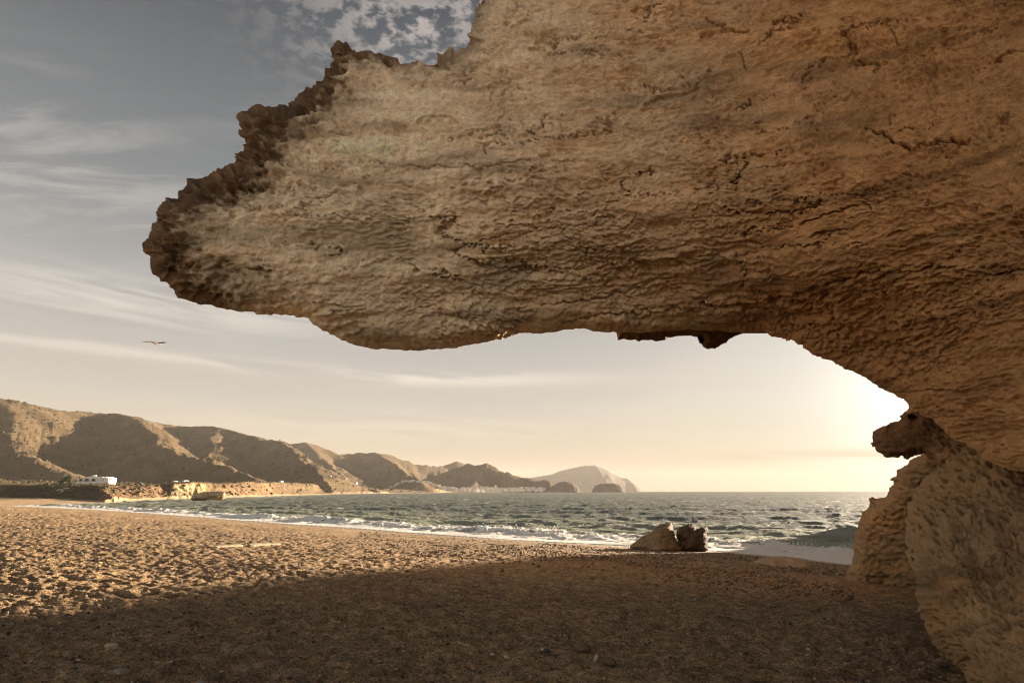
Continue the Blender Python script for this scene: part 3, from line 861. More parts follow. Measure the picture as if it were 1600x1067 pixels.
def rock_disp(regionmask=None, scale=1.0, cracks=()):
    def f(px, py, d, V, D):
        u = D / 900.0 * scale                       # metres per photo pixel
        # bedding runs level on the left and climbs to the right
        bend = np.where(px > 900, -0.00022 * (px - 900) ** 2, 0) * np.clip((900 - py) / 700, 0.2, 1)
        s = py - bend + 10 * fbm(px / 160, py / 90, 3, 201)
        a = px + 8 * fbm(px / 60, py / 60, 2, 203)
        big = 13 * fbm(px / 210, s / 90, 3, 205)
        led = fbma(a / 105, s / 21, 3, 207, 0.5)                # soft beds
        def ledge(fld, drop=0.07):                              # flakes: a slow rise, then a sharp undercut
            fr = fld % 1.0
            return np.where(fr < 1 - drop, fr / (1 - drop), (1 - fr) / drop) - 0.5
        l1 = ledge(-s / 30.0 + 1.9 * fbm(px / 130, s / 42, 5, 209, 0.58), 0.06)
        l2 = ledge(-s / 14.0 + 2.1 * fbm(px / 62, s / 20, 4, 210, 0.6), 0.10)
        l3 = ledge(-0.4 * s / 20.0 + 2.0 * fbm(px / 42, s / 24, 4, 212, 0.62), 0.07)
        m1 = sstep(-0.25, 0.35, fbm(px / 130, py / 70, 2, 211)); m2 = 0.15 + 0.85 * sstep(-0.05, 0.35, fbm(px / 120, py / 55, 3, 214)); m3 = sstep(0.0, 0.4, fbm(px / 80, py / 80, 2, 216))
        med = fbm(a / 30, s / 20, 4, 213, 0.58)
        fine = fbm(px / 7.5, py / 5.5, 3, 215, 0.6)
        # hollows with crisp rims between them, two sizes
        tilt = py + np.where(px > 1050, 0.28 * (px - 1050), 0)
        h1, h2, hv = worley(a / 30 + 0.6 * med, tilt / 17 + 0.5 * med, 241); scal = -np.clip(h2 - h1, 0, 0.55) * (0.4 + hv)
        j1, j2, jv = worley(a / 14 + 0.8 * med, tilt / 9.0 + 0.6 * med, 243); scal2 = -np.clip(j2 - j1, 0, 0.5) * (0.3 + jv)
        sm = sstep(-0.35, 0.35, fbm(px / 140, py / 90, 3, 245) + 0.35 * sstep(1000, 1400, px))
        sm2 = sstep(-0.25, 0.4, fbm(px / 70, py / 50, 3, 247) + 0.2 * sstep(1000, 1400, px) + 0.2 * (1 - sstep(100, 420, py)))
        f1, f2, rv = worley(a / 9.5, s / 8, 217)
        pitm = sstep(-0.1, 0.4, fbm(px / 90, py / 70, 3, 219) + 0.25 * sstep(1150, 1500, px) + 0.45 * (1 - sstep(10, 90, d)))
        pit = -np.clip(1 - f1 / (0.22 + 0.30 * rv), 0, 1) ** 0.6 * pitm * (rv > 0.35)
        g1, g2, gv = worley(px / 23 + 0.5 * med, py / 19 + 0.5 * med, 221)
        crust = crust_mask(px, py, d)
        hole = -np.clip(1 - g1 / (0.40 + 0.25 * gv), 0, 1) ** 0.55 * crust
        rims = -np.clip(g2 - g1, 0, 0.5) * crust
        cr = np.abs(fbma((px + 10 * med) / 210, (s + 9 * fine) / 40, 3, 227, 0.5))
        crm = sstep(0.1, 0.35, fbm(px / 150, py / 70, 2, 229))
        crack = -(1 - sstep(0.003, 0.022, cr)) * crm
        gr = sstep(900, 1400, px)
        out = big * 1.7 + 4.2 * led + 9.0 * l1 * m1 + 6.0 * l2 * m2 + 6.0 * l3 * m3 + 3.4 * med + 2.4 * fine + 5.0 * scal * sm * gr + 3.2 * scal2 * sm2 * (0.1 + 0.9 * gr) + 6.0 * pit * (0.25 + 0.75 * np.clip(gr + crust, 0, 1)) + (17 * hole + 8 * rims) * sstep(-3, 9, d) + 12 * crack
        if regionmask is not None: out = regionmask(px, py, d, out, dict(led=led, med=med, fine=fine, pit=pit, scal2=scal2, l3=l3))
        for pts, w, dep in cracks:
            dd = segdist(px + 5 * fine, py + 6.0 * fbm(px / 14, py / 14, 3, 235, 0.6), pts, False)[0]; w = w * (0.45 + 0.35 * fbm(px / 25, py / 25, 2, 237))
            out = out - dep * (1 - sstep(w * 0.4, w, dd))
        e0 = np.where(py > 400, 0.3, 0.75); edge = e0 + (1 - e0) * sstep(0, 30, d)
        return out * u * edge
    return f


def rock_col(base_l, base_r, dark=True):
    def f(px, py, d, V):
        n = fbm(px / 130, py / 60, 4, 251)[:, None]; n2 = fbm(px / 30, py / 18, 4, 253)[:, None]
        k = sstep(560, 1350, px + 120 * n[:, 0])[:, None]
        c = np.array(base_l) * (1 - k) + np.array(base_r) * k
        c = c * (1 + 0.20 * n + 0.16 * n2)
        och = sstep(0.05, 0.5, fbm(px / 70, py / 30, 4, 255))[:, None]
        och = och * (0.12 + 0.26 * k); c = c * (1 - och) + np.array([0.44, 0.235, 0.10]) * och
        st = sstep(0.15, 0.55, fbma(px / 190, (py - np.where(px > 900, -0.00022 * (px - 900) ** 2, 0)) / 26, 3, 257))[:, None]
        c = c * (1 - 0.30 * st)  # bed streaks, deepened in colour to stand for soft shadow bands
        if dark:   # weathered brown crust on the outer rim
            cr = np.clip(1.25 * crust_mask(px, py, d) + 0.25 * n2[:, 0] * crust_mask(px, py, d * 0.7), 0, 0.94)[:, None]
            c = c * (1 - cr) + np.array([0.118, 0.063, 0.030]) * (1 + 0.8 * n2) * cr
        return np.clip(c, 0.015, 0.85)
    return f


OVER = jagged(OVER, 2.6, 5.0, 1)
arch = empty('rock_arch', tuple(at(1560, 1010, 7)), label='huge pitted tan sandstone overhang reaching left over the beach from its pillar', cat='rock')


def own(o, root=arch):
    o.parent = root; o.matrix_parent_inverse = Matrix.Translation(-Vector(root.location)); return o


own(sheet('overhang', [OVER], over_depth, lines(228, 1606, 1.75, None, 2650, 1.10), lines(-8, 742, 1.5, -420, 880, 1.10), 34, 0.32,
          rock_disp(cracks=[([(1352, 203), (1368, 208), (1388, 216), (1400, 228), (1420, 233), (1450, 227), (1490, 222), (1505, 226)], 5.2, 30),
                            ([(1100, 482), (1180, 478), (1235, 462), (1290, 445), (1330, 437), (1375, 431), (1400, 433), (1440, 428), (1475, 424), (1510, 428), (1545, 434), (1600, 424)], 5.0, 26),
                            ([(880, 505), (940, 492), (1010, 494), (1050, 488), (1100, 482)], 3.6, 12),
                            ([(1250, 350), (1330, 322), (1345, 318), (1357, 326)], 3.4, 12), ([(1180, 262), (1240, 258), (1320, 250)], 2.4, 5),
                            ([(700, 395), (760, 372), (850, 357), (930, 352)], 2.4, 5), ([(560, 250), (640, 258), (760, 262), (830, 252)], 2.3, 6), ([(1105, 32), (1125, 48), (1150, 55), (1170, 52)], 3.0, 10), ([(1390, 42), (1398, 58), (1404, 66)], 2.8, 9), ([(1540, 95), (1590, 80), (1600, 76)], 3.2, 12), ([(845, 480), (905, 470), (960, 466), (1010, 455)], 2.6, 8), ([(1360, 465), (1372, 480), (1378, 492)], 2.6, 8), ([(1250, 640), (1330, 628), (1420, 612), (1520, 604)], 2.8, 9)]),
          M_rock, thick=4.5, Rb=240, color=rock_col((0.84, 0.675, 0.475), (0.50, 0.275, 0.122)), backcell=16, inset=38))

FLAKE = [(960, 505), (963, 519), (966, 531), (975, 529), (985, 531), (992, 530), (998, 534), (1003, 531), (1012, 532), (1018, 531), (1025, 534), (1040, 532), (1044, 527), (1060, 525),
         (1075, 525), (1088, 527), (1098, 526), (1100, 531), (1093, 536), (1097, 543), (1105, 547), (1118, 546), (1124, 542), (1135, 536), (1140, 530), (1150, 525), (1172, 519), (1180, 505)]
FLAKE = jagged(FLAKE, 1.5, 3.5, 5)
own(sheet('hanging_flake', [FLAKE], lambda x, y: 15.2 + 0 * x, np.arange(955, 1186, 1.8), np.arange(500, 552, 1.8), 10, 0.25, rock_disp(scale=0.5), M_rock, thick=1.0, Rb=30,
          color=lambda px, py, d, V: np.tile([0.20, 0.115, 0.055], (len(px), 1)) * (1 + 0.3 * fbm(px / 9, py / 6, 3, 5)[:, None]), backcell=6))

KNOB = [(1500, 640), (1450, 632), (1424, 640), (1414, 645), (1406, 651), (1410, 655), (1405, 658), (1392, 661), (1385, 665), (1375, 668), (1366, 675), (1364, 688), (1361, 693),
        (1368, 697), (1372, 703), (1378, 708), (1385, 712), (1394, 713), (1402, 716), (1409, 713), (1418, 716), (1426, 712), (1434, 710), (1442, 708), (1470, 725), (1530, 735), (1560, 690)]
HOLES = [[(1424, 651), (1427, 650.5), (1430.5, 652), (1427, 653.5)], [(1386.5, 667), (1389, 664.5), (1392, 666), (1388, 668.5)], [(1427, 710), (1430, 707.8), (1433, 709.4), (1430, 712.5)]]
KNOB = jagged(KNOB, 2.0, 4.0, 2)
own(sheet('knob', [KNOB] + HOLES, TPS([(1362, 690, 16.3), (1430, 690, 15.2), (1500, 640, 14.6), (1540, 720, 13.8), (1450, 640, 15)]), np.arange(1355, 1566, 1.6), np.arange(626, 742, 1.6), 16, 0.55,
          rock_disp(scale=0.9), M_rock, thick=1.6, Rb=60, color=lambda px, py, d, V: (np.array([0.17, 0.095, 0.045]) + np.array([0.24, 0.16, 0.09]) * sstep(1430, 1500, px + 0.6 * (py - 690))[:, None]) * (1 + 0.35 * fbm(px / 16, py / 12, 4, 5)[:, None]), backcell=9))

BUTT = [(1470, 700), (1440, 709), (1430, 716), (1422, 720), (1419, 728), (1412, 733), (1404, 736), (1403, 745), (1396, 746), (1393, 749), (1401, 752), (1396, 757), (1390, 762), (1387, 772),
        (1380, 777), (1368, 779), (1363, 775), (1357, 779), (1358, 788), (1352, 795), (1345, 800), (1344, 809), (1340, 815), (1337, 830), (1337, 838), (1334, 845), (1332, 860), (1329, 875), (1325, 888),
        (1318, 900), (1300, 960), (1640, 960), (1640, 720), (1560, 690)]
BUTT = jagged(BUTT, 2.0, 4.5, 3)
own(sheet('buttress', [BUTT], TPS([(1330, 890, 24.0), (1420, 890, 22.5), (1310, 955, 24.5), (1450, 955, 22.5), (1630, 955, 19), (1345, 800, 23.0), (1400, 750, 20.5), (1440, 712, 17.8), (1500, 800, 18.5), (1600, 850, 16), (1600, 740, 15), (1470, 740, 17.0)]),
          lines(1300, 1500, 1.8, None, 1640, 1.1), np.arange(686, 962, 1.8), 22, 0.9, rock_disp(scale=0.85), M_rock, thick=5, Rb=120,
          color=rock_col((0.31, 0.215, 0.125), (0.26, 0.175, 0.095), False), backcell=12))

PILL = [(1600, 650), (1540, 670), (1500, 695), (1472, 722), (1448, 745), (1431, 768), (1420, 790), (1415, 815), (1412, 835), (1413, 850), (1410, 862), (1414, 878), (1424, 892), (1428, 905), (1426, 925), (1431, 942),
        (1434, 960), (1444, 982), (1454, 1000), (1470, 1016), (1482, 1030), (1500, 1043), (1508, 1058), (1528, 1090), (1570, 1180), (1640, 1400), (2000, 1800), (2650, 1900), (2650, 640)]
PILL = jagged(PILL, 2.0, 5.0, 4)
own(sheet('pillar', [PILL], TPS([(1412, 850, 11.6), (1425, 780, 15.4), (1500, 700, 14.2), (1600, 690, 12.2), (1600, 760, 10.2), (1500, 780, 12.2), (1550, 900, 7.6), (1470, 960, 7.9), (1500, 1040, 7.0),
                                 (1600, 1000, 6.3), (1600, 1060, 5.9), (1700, 1200, 5.1), (1480, 860, 8.5), (2000, 800, 5.2), (2000, 1300, 4.3), (2500, 800, 3.4), (2500, 1600, 3.0)]),
          lines(1406, 1606, 1.75, None, 2650, 1.10), lines(646, 1072, 1.75, None, 1900, 1.10), 30, 0.8,
          rock_disp(regionmask=lambda px, py, d, o, n: 30 * fbm(px / 110, py / 110, 5, 301, 0.55) + 1.5 * n['l3'] + 3.0 * n['med'] + 3.0 * n['fine'] + 13 * n['pit'] + 2 * n['scal2'] * sstep(-.2, .4, fbm(px / 60, py / 60, 3, 303)), cracks=[([(1478, 850), (1500, 835), (1525, 815), (1548, 783)], 4, 6)]),
          M_rock, thick=4, Rb=200, color=rock_col((0.42, 0.275, 0.145), (0.36, 0.225, 0.11), False), backcell=16))

# unseen cliff added behind the pillar, its top shaped to cast the beach shadow
def cliff():
    n, m = 110, 30
    tt = np.linspace(0, 1, n)
    yy = 17.5 + tt * 108; xx = yy * 0.72 + 0.1
    top = np.interp(yy, [17, 70, 76, 81, 88, 92, 98, 103, 111, 121, 145, 165], [11, 11.5, 11.6, 11.3, 11.9, 12.2, 12.6, 12.6, 13.1, 13.4, 14.7, 15])
    V = []
    for i in range(n):
        for k in range(m):
            z0 = SEA - 1; a = k / (m - 1)
            if a < 0.5: off, h = 0.4 * (1 - (a / 0.5)) * -1 + 0.4, (a / 0.5)
            elif a < 0.8: off, h = 0.4 + (a - 0.5) / 0.3 * 9, 1 - (a - 0.5) / 0.3 * 0.15
            else: off, h = 9.4 + (a - 0.8) / 0.2 * 3, 0.85 * (1 - (a - 0.8) / 0.2)
            V.append((xx[i] + off * 0.82, yy[i] - off * 0.57, z0 + (top[i] - z0) * h))
    V = np.array(V)
    Q = grid_quads(n, m)
    N = normals(V, Q)
    V[:, 2] -= 14 * sstep(0.955, 1, np.repeat(tt, m)) * (V[:, 2] > SEA)
    V = V + N * (0.5 * fbm(V[:, 1] / 3, V[:, 2] / 1.5, 4, 401))[:, None] * np.array([0.6, 0.6, 0.4])
    C = np.tile([0.45, 0.31, 0.18], (len(V), 1)) * (1 + 0.2 * fbm(V[:, 1] / 3, V[:, 2], 4, 403)[:, None])
    own(np_mesh('cliff', V, Q, M_rock, None, {'Col': C}))


cliff()

# ------------------------------------------------------------------ islands and far headlands
def mound(name, crest, Y, base_py, depth, col, label=None, cat=None, rough=1.0, cell=None, parent=None, kind=None, material=None, up=1.0, seed=1):
    """a solid hill or stack standing in the sea: crest traced at its distance, flanks falling to the water front and back"""
    px = np.arange(crest[0][0], crest[-1][0] + 1e-6, cell or 1.2)
    cy = np.interp(px, [c[0] for c in crest], [c[1] for c in crest])
    P = at(px, cy, Y)
    u = Y / 920.0
    zb = SEA - 2
    m = 41
    a = np.linspace(-1, 1, m)
    hgt = P[:, 2] - zb
    rows = []
    for k in a:
        w = depth * (0.35 + 0.65 * np.clip(hgt / hgt.max(), 0, 1))
        prof = (1 - abs(k) ** (1.5 if k < 0 else 1.5)) * up + (1 - up) * (1 - abs(k) ** 4)
        rows.append(np.stack([P[:, 0], P[:, 1] + w * k, zb + hgt * prof], -1))
    V = np.concatenate(rows); Q = grid_quads(m, len(px))
    N = normals(V, Q)
    f = sstep(0, 0.12, np.repeat(1 - np.abs(a), len(px)))
    n = fbm(V[:, 0] / (22 * u) + seed, V[:, 1] / (depth * .5), 4, 500 + seed, 0.55) * 3.0 + (0.5 - np.abs(fbm(V[:, 0] / (9 * u), V[:, 1] / (depth * .4) + seed, 3, 510 + seed))) * 1.6
    keep = 1 - np.exp(-((np.repeat(a, len(px))) / 0.18) ** 2) * 0.85
    V = V + N * (n * u * rough * keep * f)[:, None]
    C = np.array(col) * (1 + 0.35 * fbm(V[:, 0] / (8 * u), V[:, 2] / (4 * u), 4, 520 + seed)[:, None])
    o = np_mesh(name, V, Q, material or M_hill, parent, {'Col': np.clip(C, 0, 1)})
    return tag(o, label, cat, kind=kind)


mound('headland', [(800, 766), (820, 748), (835, 745.5), (850, 743), (862, 741), (875, 736), (890, 732.5), (905, 729), (915, 727.5), (930, 727.3), (940, 731), (950, 737),
                   (962, 744), (970, 747), (976, 747), (982, 752), (988, 759), (995, 767.3)], 6200, 767, 900, (0.115, 0.09, 0.065), kind='structure', seed=3)
mound('sea_stack', [(926.5, 768), (928, 763), (931, 759), (936, 757), (941, 755.3), (950, 754.6), (960, 754.8), (966, 757), (970, 760), (972.5, 764), (973.5, 768)], 2250, 768, 90, (0.15, 0.11, 0.07),
      'small dark domed islet in the sea in front of the pale far headland', 'islet', up=0.6, rough=0.6, cell=0.6, seed=5)
mound('rocky_point', [(846, 768), (852, 764), (862, 760), (868, 756), (875, 753), (884, 752), (893, 753.5), (899, 757), (903, 762), (905.5, 768)], 1980, 768, 80, (0.15, 0.105, 0.062),
      'dark rounded rocky point at the end of the village shore', 'rock', up=0.5, rough=0.6, cell=0.6, seed=7)

# tower on the headland
tw = at(928, 727.6, 6200)
def lathe(bm, prof, n=12, c=(0, 0, 0)):
    rings = []
    for r, z in prof: rings.append([bm.verts.new((c[0] + r * math.cos(2 * math.pi * i / n), c[1] + r * math.sin(2 * math.pi * i / n), c[2] + z)) for i in range(n)])
    for a, b in zip(rings, rings[1:]):
        for i in range(n): bm.faces.new((a[i], a[(i + 1) % n], b[(i + 1) % n], b[i]))
    bm.faces.new(rings[0][::-1]); bm.faces.new(rings[-1])


def bm_obj(name, bm, m, parent=None, smooth=False):
    me = bpy.data.meshes.new(name); bmesh.ops.recalc_face_normals(bm, faces=bm.faces); bm.to_mesh(me); bm.free()
    if smooth:
        for p in me.polygons: p.use_smooth = True
    me.materials.append(m); o = bpy.data.objects.new(name, me); COL.objects.link(o)
    if parent: o.parent = parent
    return o


def box(bm, x0, x1, y0, y1, z0, z1):
    v = [bm.verts.new(p) for p in ((x0, y0, z0), (x1, y0, z0), (x1, y1, z0), (x0, y1, z0), (x0, y0, z1), (x1, y0, z1), (x1, y1, z1), (x0, y1, z1))]
    for f in ((0, 3, 2, 1), (4, 5, 6, 7), (0, 1, 5, 4), (1, 2, 6, 5), (2, 3, 7, 6), (3, 0, 4, 7)): bm.faces.new([v[i] for i in f])


t_ = empty('watch_tower', (tw[0], tw[1], tw[2] - 3), label='tiny round watch tower on top of the far headland', cat='tower')
b_ = bmesh.new(); lathe(b_, [(6, -4), (5, 12), (5.6, 12.1), (5.6, 14), (4.5, 14.1)]); bm_obj('tower_wall', b_, M_grey, t_)
b_ = bmesh.new(); lathe(b_, [(3, 14), (3, 18), (0.6, 21)]); bm_obj('lantern', b_, M_grey, t_)

# ------------------------------------------------------------------ boulders at the water
def gcol(c, s=0.25, k=1):
    return lambda px, py, d, V: np.clip(np.array(c) * (1 + s * fbm(V[:, 0] * 3 * k, V[:, 2] * 3 * k, 4, 5)[:, None]), 0, 1)


def boulder_disp(amp=1.0, seed=0):
    def f(px, py, d, V, D):
        u = D / 900.0
        n = fbm(px / 17 + seed, py / 13, 4, 601 + seed, 0.6) * 3.5 + (0.5 - np.abs(fbm(px / 26, py / 15 + seed, 3, 607 + seed))) * 3.5 + fbm(px / 4, py / 4, 3, 611) * 0.9
        return n * u * amp * (0.35 + 0.65 * sstep(0, 8, d))
    return f


gA = seapt(1020, 858); YA = 41.5
BA = [(984, 853), (992, 847), (1003, 838), (1013, 834), (1022, 827), (1030, 820), (1040, 817.5), (1049, 816), (1050.5, 819), (1052, 830), (1055, 840), (1062, 850), (1072, 858), (1060, 864), (1020, 864), (985, 858)]
tag(sheet('beach_boulder', [BA], TPS([(985, 855, YA), (1040, 818, YA + .4), (1020, 845, YA - 0.9), (1034, 838, YA - 1.2), (1050, 818, YA + .5), (1040, 860, YA - 1.5), (1064, 855, YA + .6), (1049, 840, YA - .3)]),
          np.arange(980, 1076, 0.8), np.arange(812, 867, 0.8), 9, 0.7, boulder_disp(0.8), M_rock, thick=1.8, Rb=28, color=gcol((0.20, 0.143, 0.088)), backcell=3),
    'smooth wedge-shaped brown boulder with a pointed top at the water edge', 'boulder')
BB = [(1056, 860), (1060, 846), (1056, 836), (1059, 828), (1065, 823), (1072, 820), (1081, 817.5), (1087, 821), (1092, 826), (1097, 823), (1104, 822), (1105, 828), (1103, 834), (1106, 841), (1104, 848),
      (1105, 857), (1100, 862), (1080, 861), (1060, 864)]
tag(sheet('beach_boulder', [BB], TPS([(1055, 830, YA + .8), (1080, 818, YA + 1.2), (1104, 825, YA + 1.6), (1075, 840, YA), (1066, 850, YA + .7), (1090, 850, YA + .1), (1104, 858, YA + .9), (1085, 830, YA + .2)]),
          np.arange(1048, 1110, 0.8), np.arange(812, 867, 0.8), 8, 0.6, boulder_disp(1.7, 9), M_rock, thick=1.8, Rb=24, color=gcol((0.085, 0.06, 0.038)), backcell=3),
    'dark cracked knobbly boulder beside the pointed one at the water edge', 'boulder')
gC = ground_hit(1215, 885)
BC = [(1166, 884), (1180, 876), (1200, 869.5), (1225, 868.5), (1245, 871), (1262, 875), (1268, 883), (1262, 892), (1166, 892)]
tag(sheet('low_slab', [BC], TPS([(1166, 884, gC[1] + 1), (1215, 870, gC[1] + 2.2), (1266, 880, gC[1] + .6), (1215, 890, gC[1] - .4), (1180, 890, gC[1] - .2), (1262, 890, gC[1] - .3)]),
          np.arange(1160, 1274, 1.2), np.arange(864, 894, 1.0), 9, 0.6, boulder_disp(0.55, 4), M_rock, thick=1.6, Rb=30, color=gcol((0.36, 0.26, 0.16)), backcell=4),
    'low flat tan rock slab half buried in the shingle left of the rock pillar', 'rock')
BD = [(297, 779.5), (301, 773.5), (308, 770.5), (318, 768.2), (330, 768.8), (343, 767), (351, 768.6), (352, 773), (350, 779), (340, 781), (300, 781)]
tag(sheet('cliff_foot_ledge', [BD], lambda x, y: 268 + 0 * x, np.arange(294, 357, 0.7), np.arange(764, 783, 0.6), 5, 3, boulder_disp(0.9, 3), M_hill, thick=8, Rb=12, color=gcol((0.46, 0.34, 0.19), 0.2, .1), backcell=3),
    'pale flat-topped rock ledge at the water below the yellow cliff', 'rock')

# ------------------------------------------------------------------ stones lying on the sand
ICO_V = None
def stone_mesh(name, seed, m, flat=0.6, sub=2):
    rs = np.random.RandomState(seed)
    bm = bmesh.new(); bmesh.ops.create_icosphere(bm, subdivisions=sub, radius=1)
    co = np.array([v.co[:] for v in bm.verts])
    dirs = rs.normal(size=(9, 3)); dirs /= np.linalg.norm(dirs, axis=1)[:, None]; lim = rs.uniform(0.66, 0.95, 9)
    for dd, l in zip(dirs, lim):
        p = co @ dd; over = np.maximum(p - l, 0); co = co - over[:, None] * dd * 0.85
    co *= np.array([rs.uniform(.9, 1.25), rs.uniform(.7, 1.0), flat])
    for v, c in zip(bm.verts, co): v.co = c
    me = bpy.data.meshes.new(name); bm.to_mesh(me); bm.free(); me.materials.append(m)
    for p in me.polygons: p.use_smooth = True
    return me


STONES = [  # px, py, half width px, kind, tilt, label
    (175, 1010, 11, 'pale', 'smooth pale oval pebble half sunk in the shaded sand'),
    (190, 1050, 13, 'grey', 'long flat grey pebble near the bottom edge of the sand'),
    (855, 1017, 7, 'dark', 'small black stone on the dark sand'),
    (910, 1012, 15, 'brown', 'wide brown clod left of the pale upright shell'),
    (952, 1035, 14, 'brown', 'brown stone right of the pale upright shell'),
    (40, 828, 4, 'pale', 'small white stone far left on the sunlit beach'),
    (28, 827, 3.5, 'dark', 'small dark stone beside the white one on the sunlit beach'),
    (325, 854, 3, 'pale', 'pale stone at the left end of the two planks'),
    (652, 873, 4, 'pale', 'pale stone on the sunlit sand at the shadow line'),
    (770, 1022, 5, 'pale', 'pale crumpled shell low in the middle of the sand'),
    (792, 1026, 5.5, 'pale', 'white broken shell on the dark sand by the bottom'),
    (1160, 925, 8, 'brown', 'rounded brown stone in the shaded shingle below the low slab'),
    (1100, 936, 13, 'brown', 'wide flat stone half buried in the shaded sand'),
    (1295, 967, 4, 'pale', 'small pale pebble left of the pillar'),
    (1323, 963, 4, 'pale', 'small pale pebble nearest the pillar'),
    (612, 829, 4, 'dark', 'small dark stone at the edge of the foam'),
    (315, 1068, 12, 'grey', 'grey stone cut by the bottom edge of the picture'),
    (145, 967, 5, 'brown', 'small brown stone in the sand left of the pale pebble'),
    (855, 850, 5, 'pale', 'pale stone on the wet sand below the breaking wave'),
    (217, 826, 3, 'dark', 'tiny dark stone on the sunlit beach'),
]
SM = {'pale': M_pale, 'grey': M_grey, 'dark': M_dark, 'brown': M_brown}
for i, (px, py, w, kd, lab) in enumerate(STONES):
    g = ground_hit(px, py)
    o = bpy.data.objects.new('stone', stone_mesh('stone', 40 + i, SM[kd], 0.42 if kd in ('grey', 'pale') else 0.6)); COL.objects.link(o)
    u = math.hypot(g[0], g[1]) / 900
    o.location = (g[0], g[1], g[2] + w * u * 0.02); o.scale = (w * u * 0.82,) * 3; o.rotation_euler = (random.Random(i).uniform(-.15, .15), .1, random.Random(i).uniform(-.4, .4))
    tag(o, lab, 'stone')

# pale upright shell
g = ground_hit(930, 1036)
bm = bmesh.new(); n = 14
for s_ in (-1, 1):
    ring = [bm.verts.new((0.032 * math.cos(a) * (1 + .1 * math.sin(5 * a)), s_ * 0.004, 0.05 + 0.055 * math.sin(a))) for a in [2 * math.pi * k / n for k in range(n)]]
    c = bm.verts.new((0, s_ * 0.016, 0.05))
    for k in range(n): bm.faces.new((ring[k], ring[(k + 1) % n], c))
    if s_ == -1: r0 = ring
    else:
        for k in range(n): bm.faces.new((r0[k], r0[(k + 1) % n], ring[(k + 1) % n], ring[k]))
o = bm_obj('shell', bm, M_pale, None, True); o.location = (g[0], g[1], g[2] + 0.01); o.rotation_euler = (0.1, 0.35, 0.3)
tag(o, 'pale shell standing on edge in the dark sand between the brown stones', 'shell')

# two weathered boards
def board(p0, p1, w, h, label, seed):
    a = Vector(ground_hit(*p0)); b = Vector(ground_hit(*p1)); L = (b - a).length
    rs = random.Random(seed); bm = bmesh.new(); n = 14; rings = []
    for i in range(n + 1):
        x = -L / 2 + L * i / n; e = 1 - 0.25 * (i in (0, n)); jy, jz = rs.uniform(-.012, .012), rs.uniform(-.008, .008)
        rings.append([bm.verts.new((x, y * w / 2 * e + jy, z * h / 2 * e + jz)) for y, z in ((-1, -1), (1, -1), (1.0, .8), (.8, 1), (-.8, 1), (-1, .8))])
    for r, q in zip(rings, rings[1:]):
        for k in range(6): bm.faces.new((r[k], r[(k + 1) % 6], q[(k + 1) % 6], q[k]))
    bm.faces.new(rings[0]); bm.faces.new(rings[-1][::-1])
    o = bm_obj('driftwood_board', bm, M_wood); c = (a + b) / 2; d = b - a
    o.location = c + Vector((0, 0, h * .35)); o.rotation_euler = (0.25, -math.asin(d.z / L), math.atan2(d.y, d.x))
    return tag(o, label, 'board')


board((336, 856.5), (377, 853), 0.22, 0.10, 'left one of two pale weathered boards lying end to end on the sand', 1)
board((389, 853), (436, 850.5), 0.24, 0.11, 'right one of two pale weathered boards lying end to end on the sand', 2)

# loose shingle
def scatter(name, n, pick, size, m, label, seed, col=None, flat=0.6):
    rs = np.random.RandomState(seed)
    px, py = pick(rs, n)
    # onto the ground, iteratively
    Y = np.full(n, 15.0)
    a, dy, dz = ray(px, py)
    lo = np.full(n, 3.5); hi = np.full(n, 160.0)
    for _ in range(22):
        mid = np.sqrt(lo * hi); P = at(px, py, mid); zz = land(P[:, 0], P[:, 1])[0]
        under = P[:, 2] < zz; hi = np.where(under, mid, hi); lo = np.where(under, lo, mid)
    P = at(px, py, hi); zz, on, d, _, _ = land(P[:, 0], P[:, 1]); ok = (~on) & (d > 0.3) & (hi < 150)
    P = P[ok]; P[:, 2] = zz[ok]; k = len(P)
    bm = bmesh.new(); bmesh.ops.create_icosphere(bm, subdivisions=1, radius=1)
    sv = np.array([v.co[:] for v in bm.verts]); sf = np.array([[v.index for v in f.verts] for f in bm.faces]); bm.free()
    sz = size(rs, P)
    sc = np.stack([rs.uniform(.8, 1.5, k), rs.uniform(.7, 1.1, k), rs.uniform(.4, .9, k) * flat / .6], -1) * sz[:, None]
    th = rs.uniform(0, 6.28, k); c, s = np.cos(th)[:, None], np.sin(th)[:, None]
    q = sv[None] * (1 + rs.uniform(-.22, .22, (k, len(sv), 1))) * sc[:, None, :]
    W = np.stack([q[:, :, 0] * c - q[:, :, 1] * s, q[:, :, 0] * s + q[:, :, 1] * c, q[:, :, 2]], -1) + P[:, None, :] + np.array([0, 0, 0.012])
    SF = (sf[None] + (np.arange(k) * len(sv))[:, None, None]).reshape(-1, 3)
    return tag(np_mesh(name, W.reshape(-1, 3), SF, m), label, 'shingle', kind='stuff')


def pk_all(rs, n):
    return rs.uniform(-20, 1540, n), 845 + 225 * rs.beta(1.0, 1.25, n)


def pk_shore(rs, n):
    px = rs.uniform(560, 1330, n)
    edge = np.interp(px, [560, 700, 860, 1050, 1150, 1330], [830, 839, 850, 861, 867, 884])
    return px, edge + np.abs(rs.normal(0, 1, n)) * np.interp(px, [560, 900, 1100, 1330], [14, 14, 26, 30])


